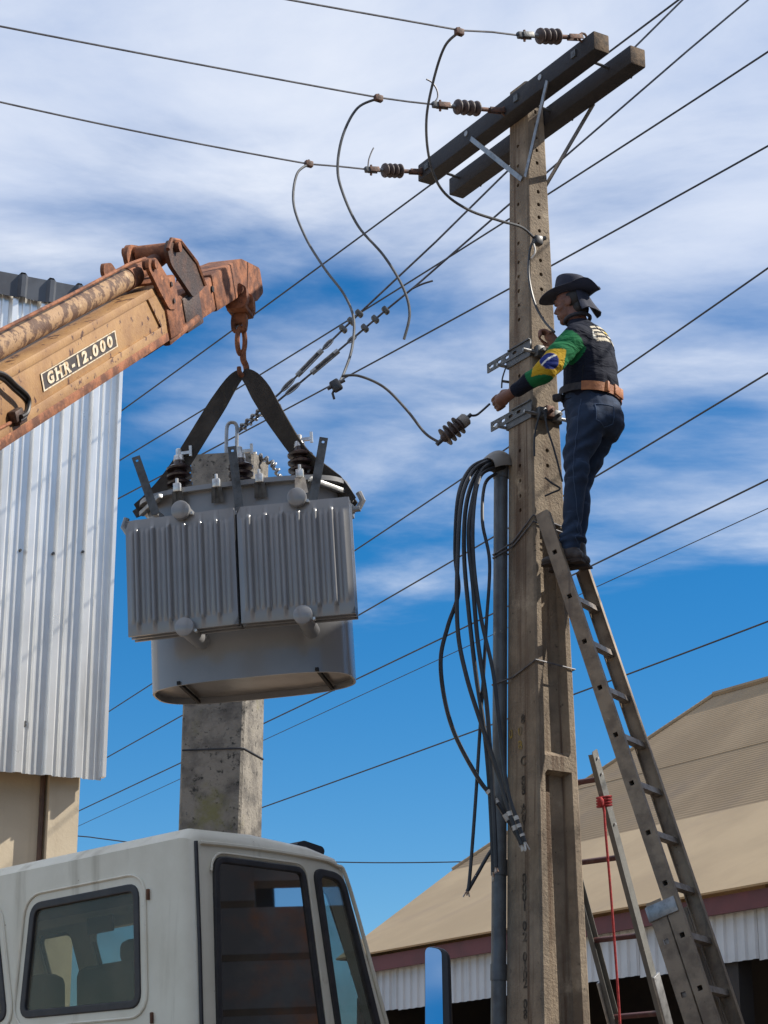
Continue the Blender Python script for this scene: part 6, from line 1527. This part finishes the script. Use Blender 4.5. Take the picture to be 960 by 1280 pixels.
mb = MB(); mb.add(vs, [(j * n_a + i, j * n_a + (i + 1) % n_a, (j + 1) * n_a + (i + 1) % n_a, (j + 1) * n_a + i) for j in range(n_t) for i in range(n_a)])
ot = bpy.data.objects.new('tmp', mb.mesh('brim')); TCOL.objects.link(ot); md = ot.modifiers.new('s', 'SOLIDIFY'); md.thickness = 0.006; md.offset = 0
me = evaluated(ot, 'brim'); bpy.data.objects.remove(ot); HT_ = put('hat', me, M['hat'], PR, smooth=60)
rings = []
for z, rx, ry in ((-0.005, 0.106, 0.09), (0.02, 0.106, 0.09), (0.06, 0.101, 0.084), (0.095, 0.096, 0.078), (0.117, 0.090, 0.070), (0.126, 0.080, 0.058), (0.122, 0.060, 0.036), (0.108, 0.034, 0.016)):
    rg = []
    for k in range(28):
        a = 2 * math.pi * k / 28; ca, sa = math.cos(a), math.sin(a); rise = 0.03 * ca * (z / 0.11) 
        pinch = 1 - (0.22 * max(0, ca) ** 2 * (z / 0.11)) * abs(sa)
        rg.append(hM @ V((rx * ca + 0.0, ry * sa * pinch, z + rise * 0.4)))
    rings.append(rg)
mb = MB(); mb.loft(rings); mb.build('crown', M['hat'], HT_, smooth=60)
mb = MB(); mb.loft([[hM @ V((0.1075 * math.cos(a), 0.0915 * math.sin(a), z)) for a in [2 * math.pi * k / 28 for k in range(28)]] for z in (0.004, 0.026)], cap=False); mb.build('hat_band', M['belt_dark'], HT_, smooth=60)
em = [(-0.03, 0.0), (-0.012, 0.006), (0.0, 0.016), (0.012, 0.004), (0.026, -0.006), (0.008, -0.010), (-0.006, -0.004), (-0.018, -0.014)]
q = hM @ V((-0.062, 0.086, 0.032)); me = MB(); me.prism(em, 0.004, frame(q, (UZ + FD * 0.2), (LF * 0.85 - FD * 0.5).normalized())); me.build('hat_emblem', M['white_print'], HT_, smooth=None)
# neck flap hanging from the back of the hat
vs = []; nu, nv = 8, 12
for i in range(nu + 1):
    for j in range(nv + 1):
        a = R(128) + R(104) * j / nv; f_ = i / nu; out = 0.006 + 0.055 * f_ ** 1.5 + 0.01 * math.sin(j * 1.7) * f_
        vs.append(hp_((0.096 + out) * math.cos(a) - 0.012, (0.082 + out * 0.8) * math.sin(a), 0.05 - 0.15 * f_ - 0.01 * math.cos(j * 1.3) * f_))
mb = MB(); mb.add(vs, [(i * (nv + 1) + j, i * (nv + 1) + j + 1, (i + 1) * (nv + 1) + j + 1, (i + 1) * (nv + 1) + j) for i in range(nu) for j in range(nv)])
ot = bpy.data.objects.new('tmp', mb.mesh('flap')); TCOL.objects.link(ot); md = ot.modifiers.new('s', 'SOLIDIFY'); md.thickness = 0.005
me = evaluated(ot, 'flap'); bpy.data.objects.remove(ot); put('neck_flap', me, M['hat'], PR, smooth=60)
# ---- boots
for an, px0 in ((anL, 0), (anR, -4)):
    zs_ = P(700, 706, 11.8).z; base = V((an.x, an.y, zs_)); F3 = frame(V(), FD, UZ).to_3x3()
    mb = MB()
    limb(mb, [V((an.x, an.y, an.z + 0.03)), base + UZ * 0.055 - FD * 0.005], [0.05, 0.05])
    mb.ell(base + UZ * 0.042 - FD * 0.03, (0.05, 0.037, 0.04), F3); mb.ell(base + UZ * 0.048 + FD * 0.045, (0.08, 0.04, 0.038), F3); mb.ell(base + UZ * 0.036 + FD * 0.12, (0.07, 0.041, 0.029), F3)
    me = remesh(mb, 0.007, 2, 'boot'); bo = put('boot', me, M['boot'], PR, smooth=None)
    mb = MB(); sole_ = [(-0.078, 0), (-0.068, 0.027), (-0.03, 0.033), (0.06, 0.036), (0.13, 0.042), (0.178, 0.028), (0.19, 0), (0.178, -0.028), (0.13, -0.042), (0.06, -0.036), (-0.03, -0.033), (-0.068, -0.027)]
    mb.prism(sole_, 0.010, frame(base + UZ * 0.012, FD, UZ)); mb.box((-0.045, 0, 0.002), (0.07, 0.06, 0.012), frame(base, FD, UZ)); mb.build('sole', M['sole'], bo, smooth=None)

bpy.data.scenes.remove(TS)
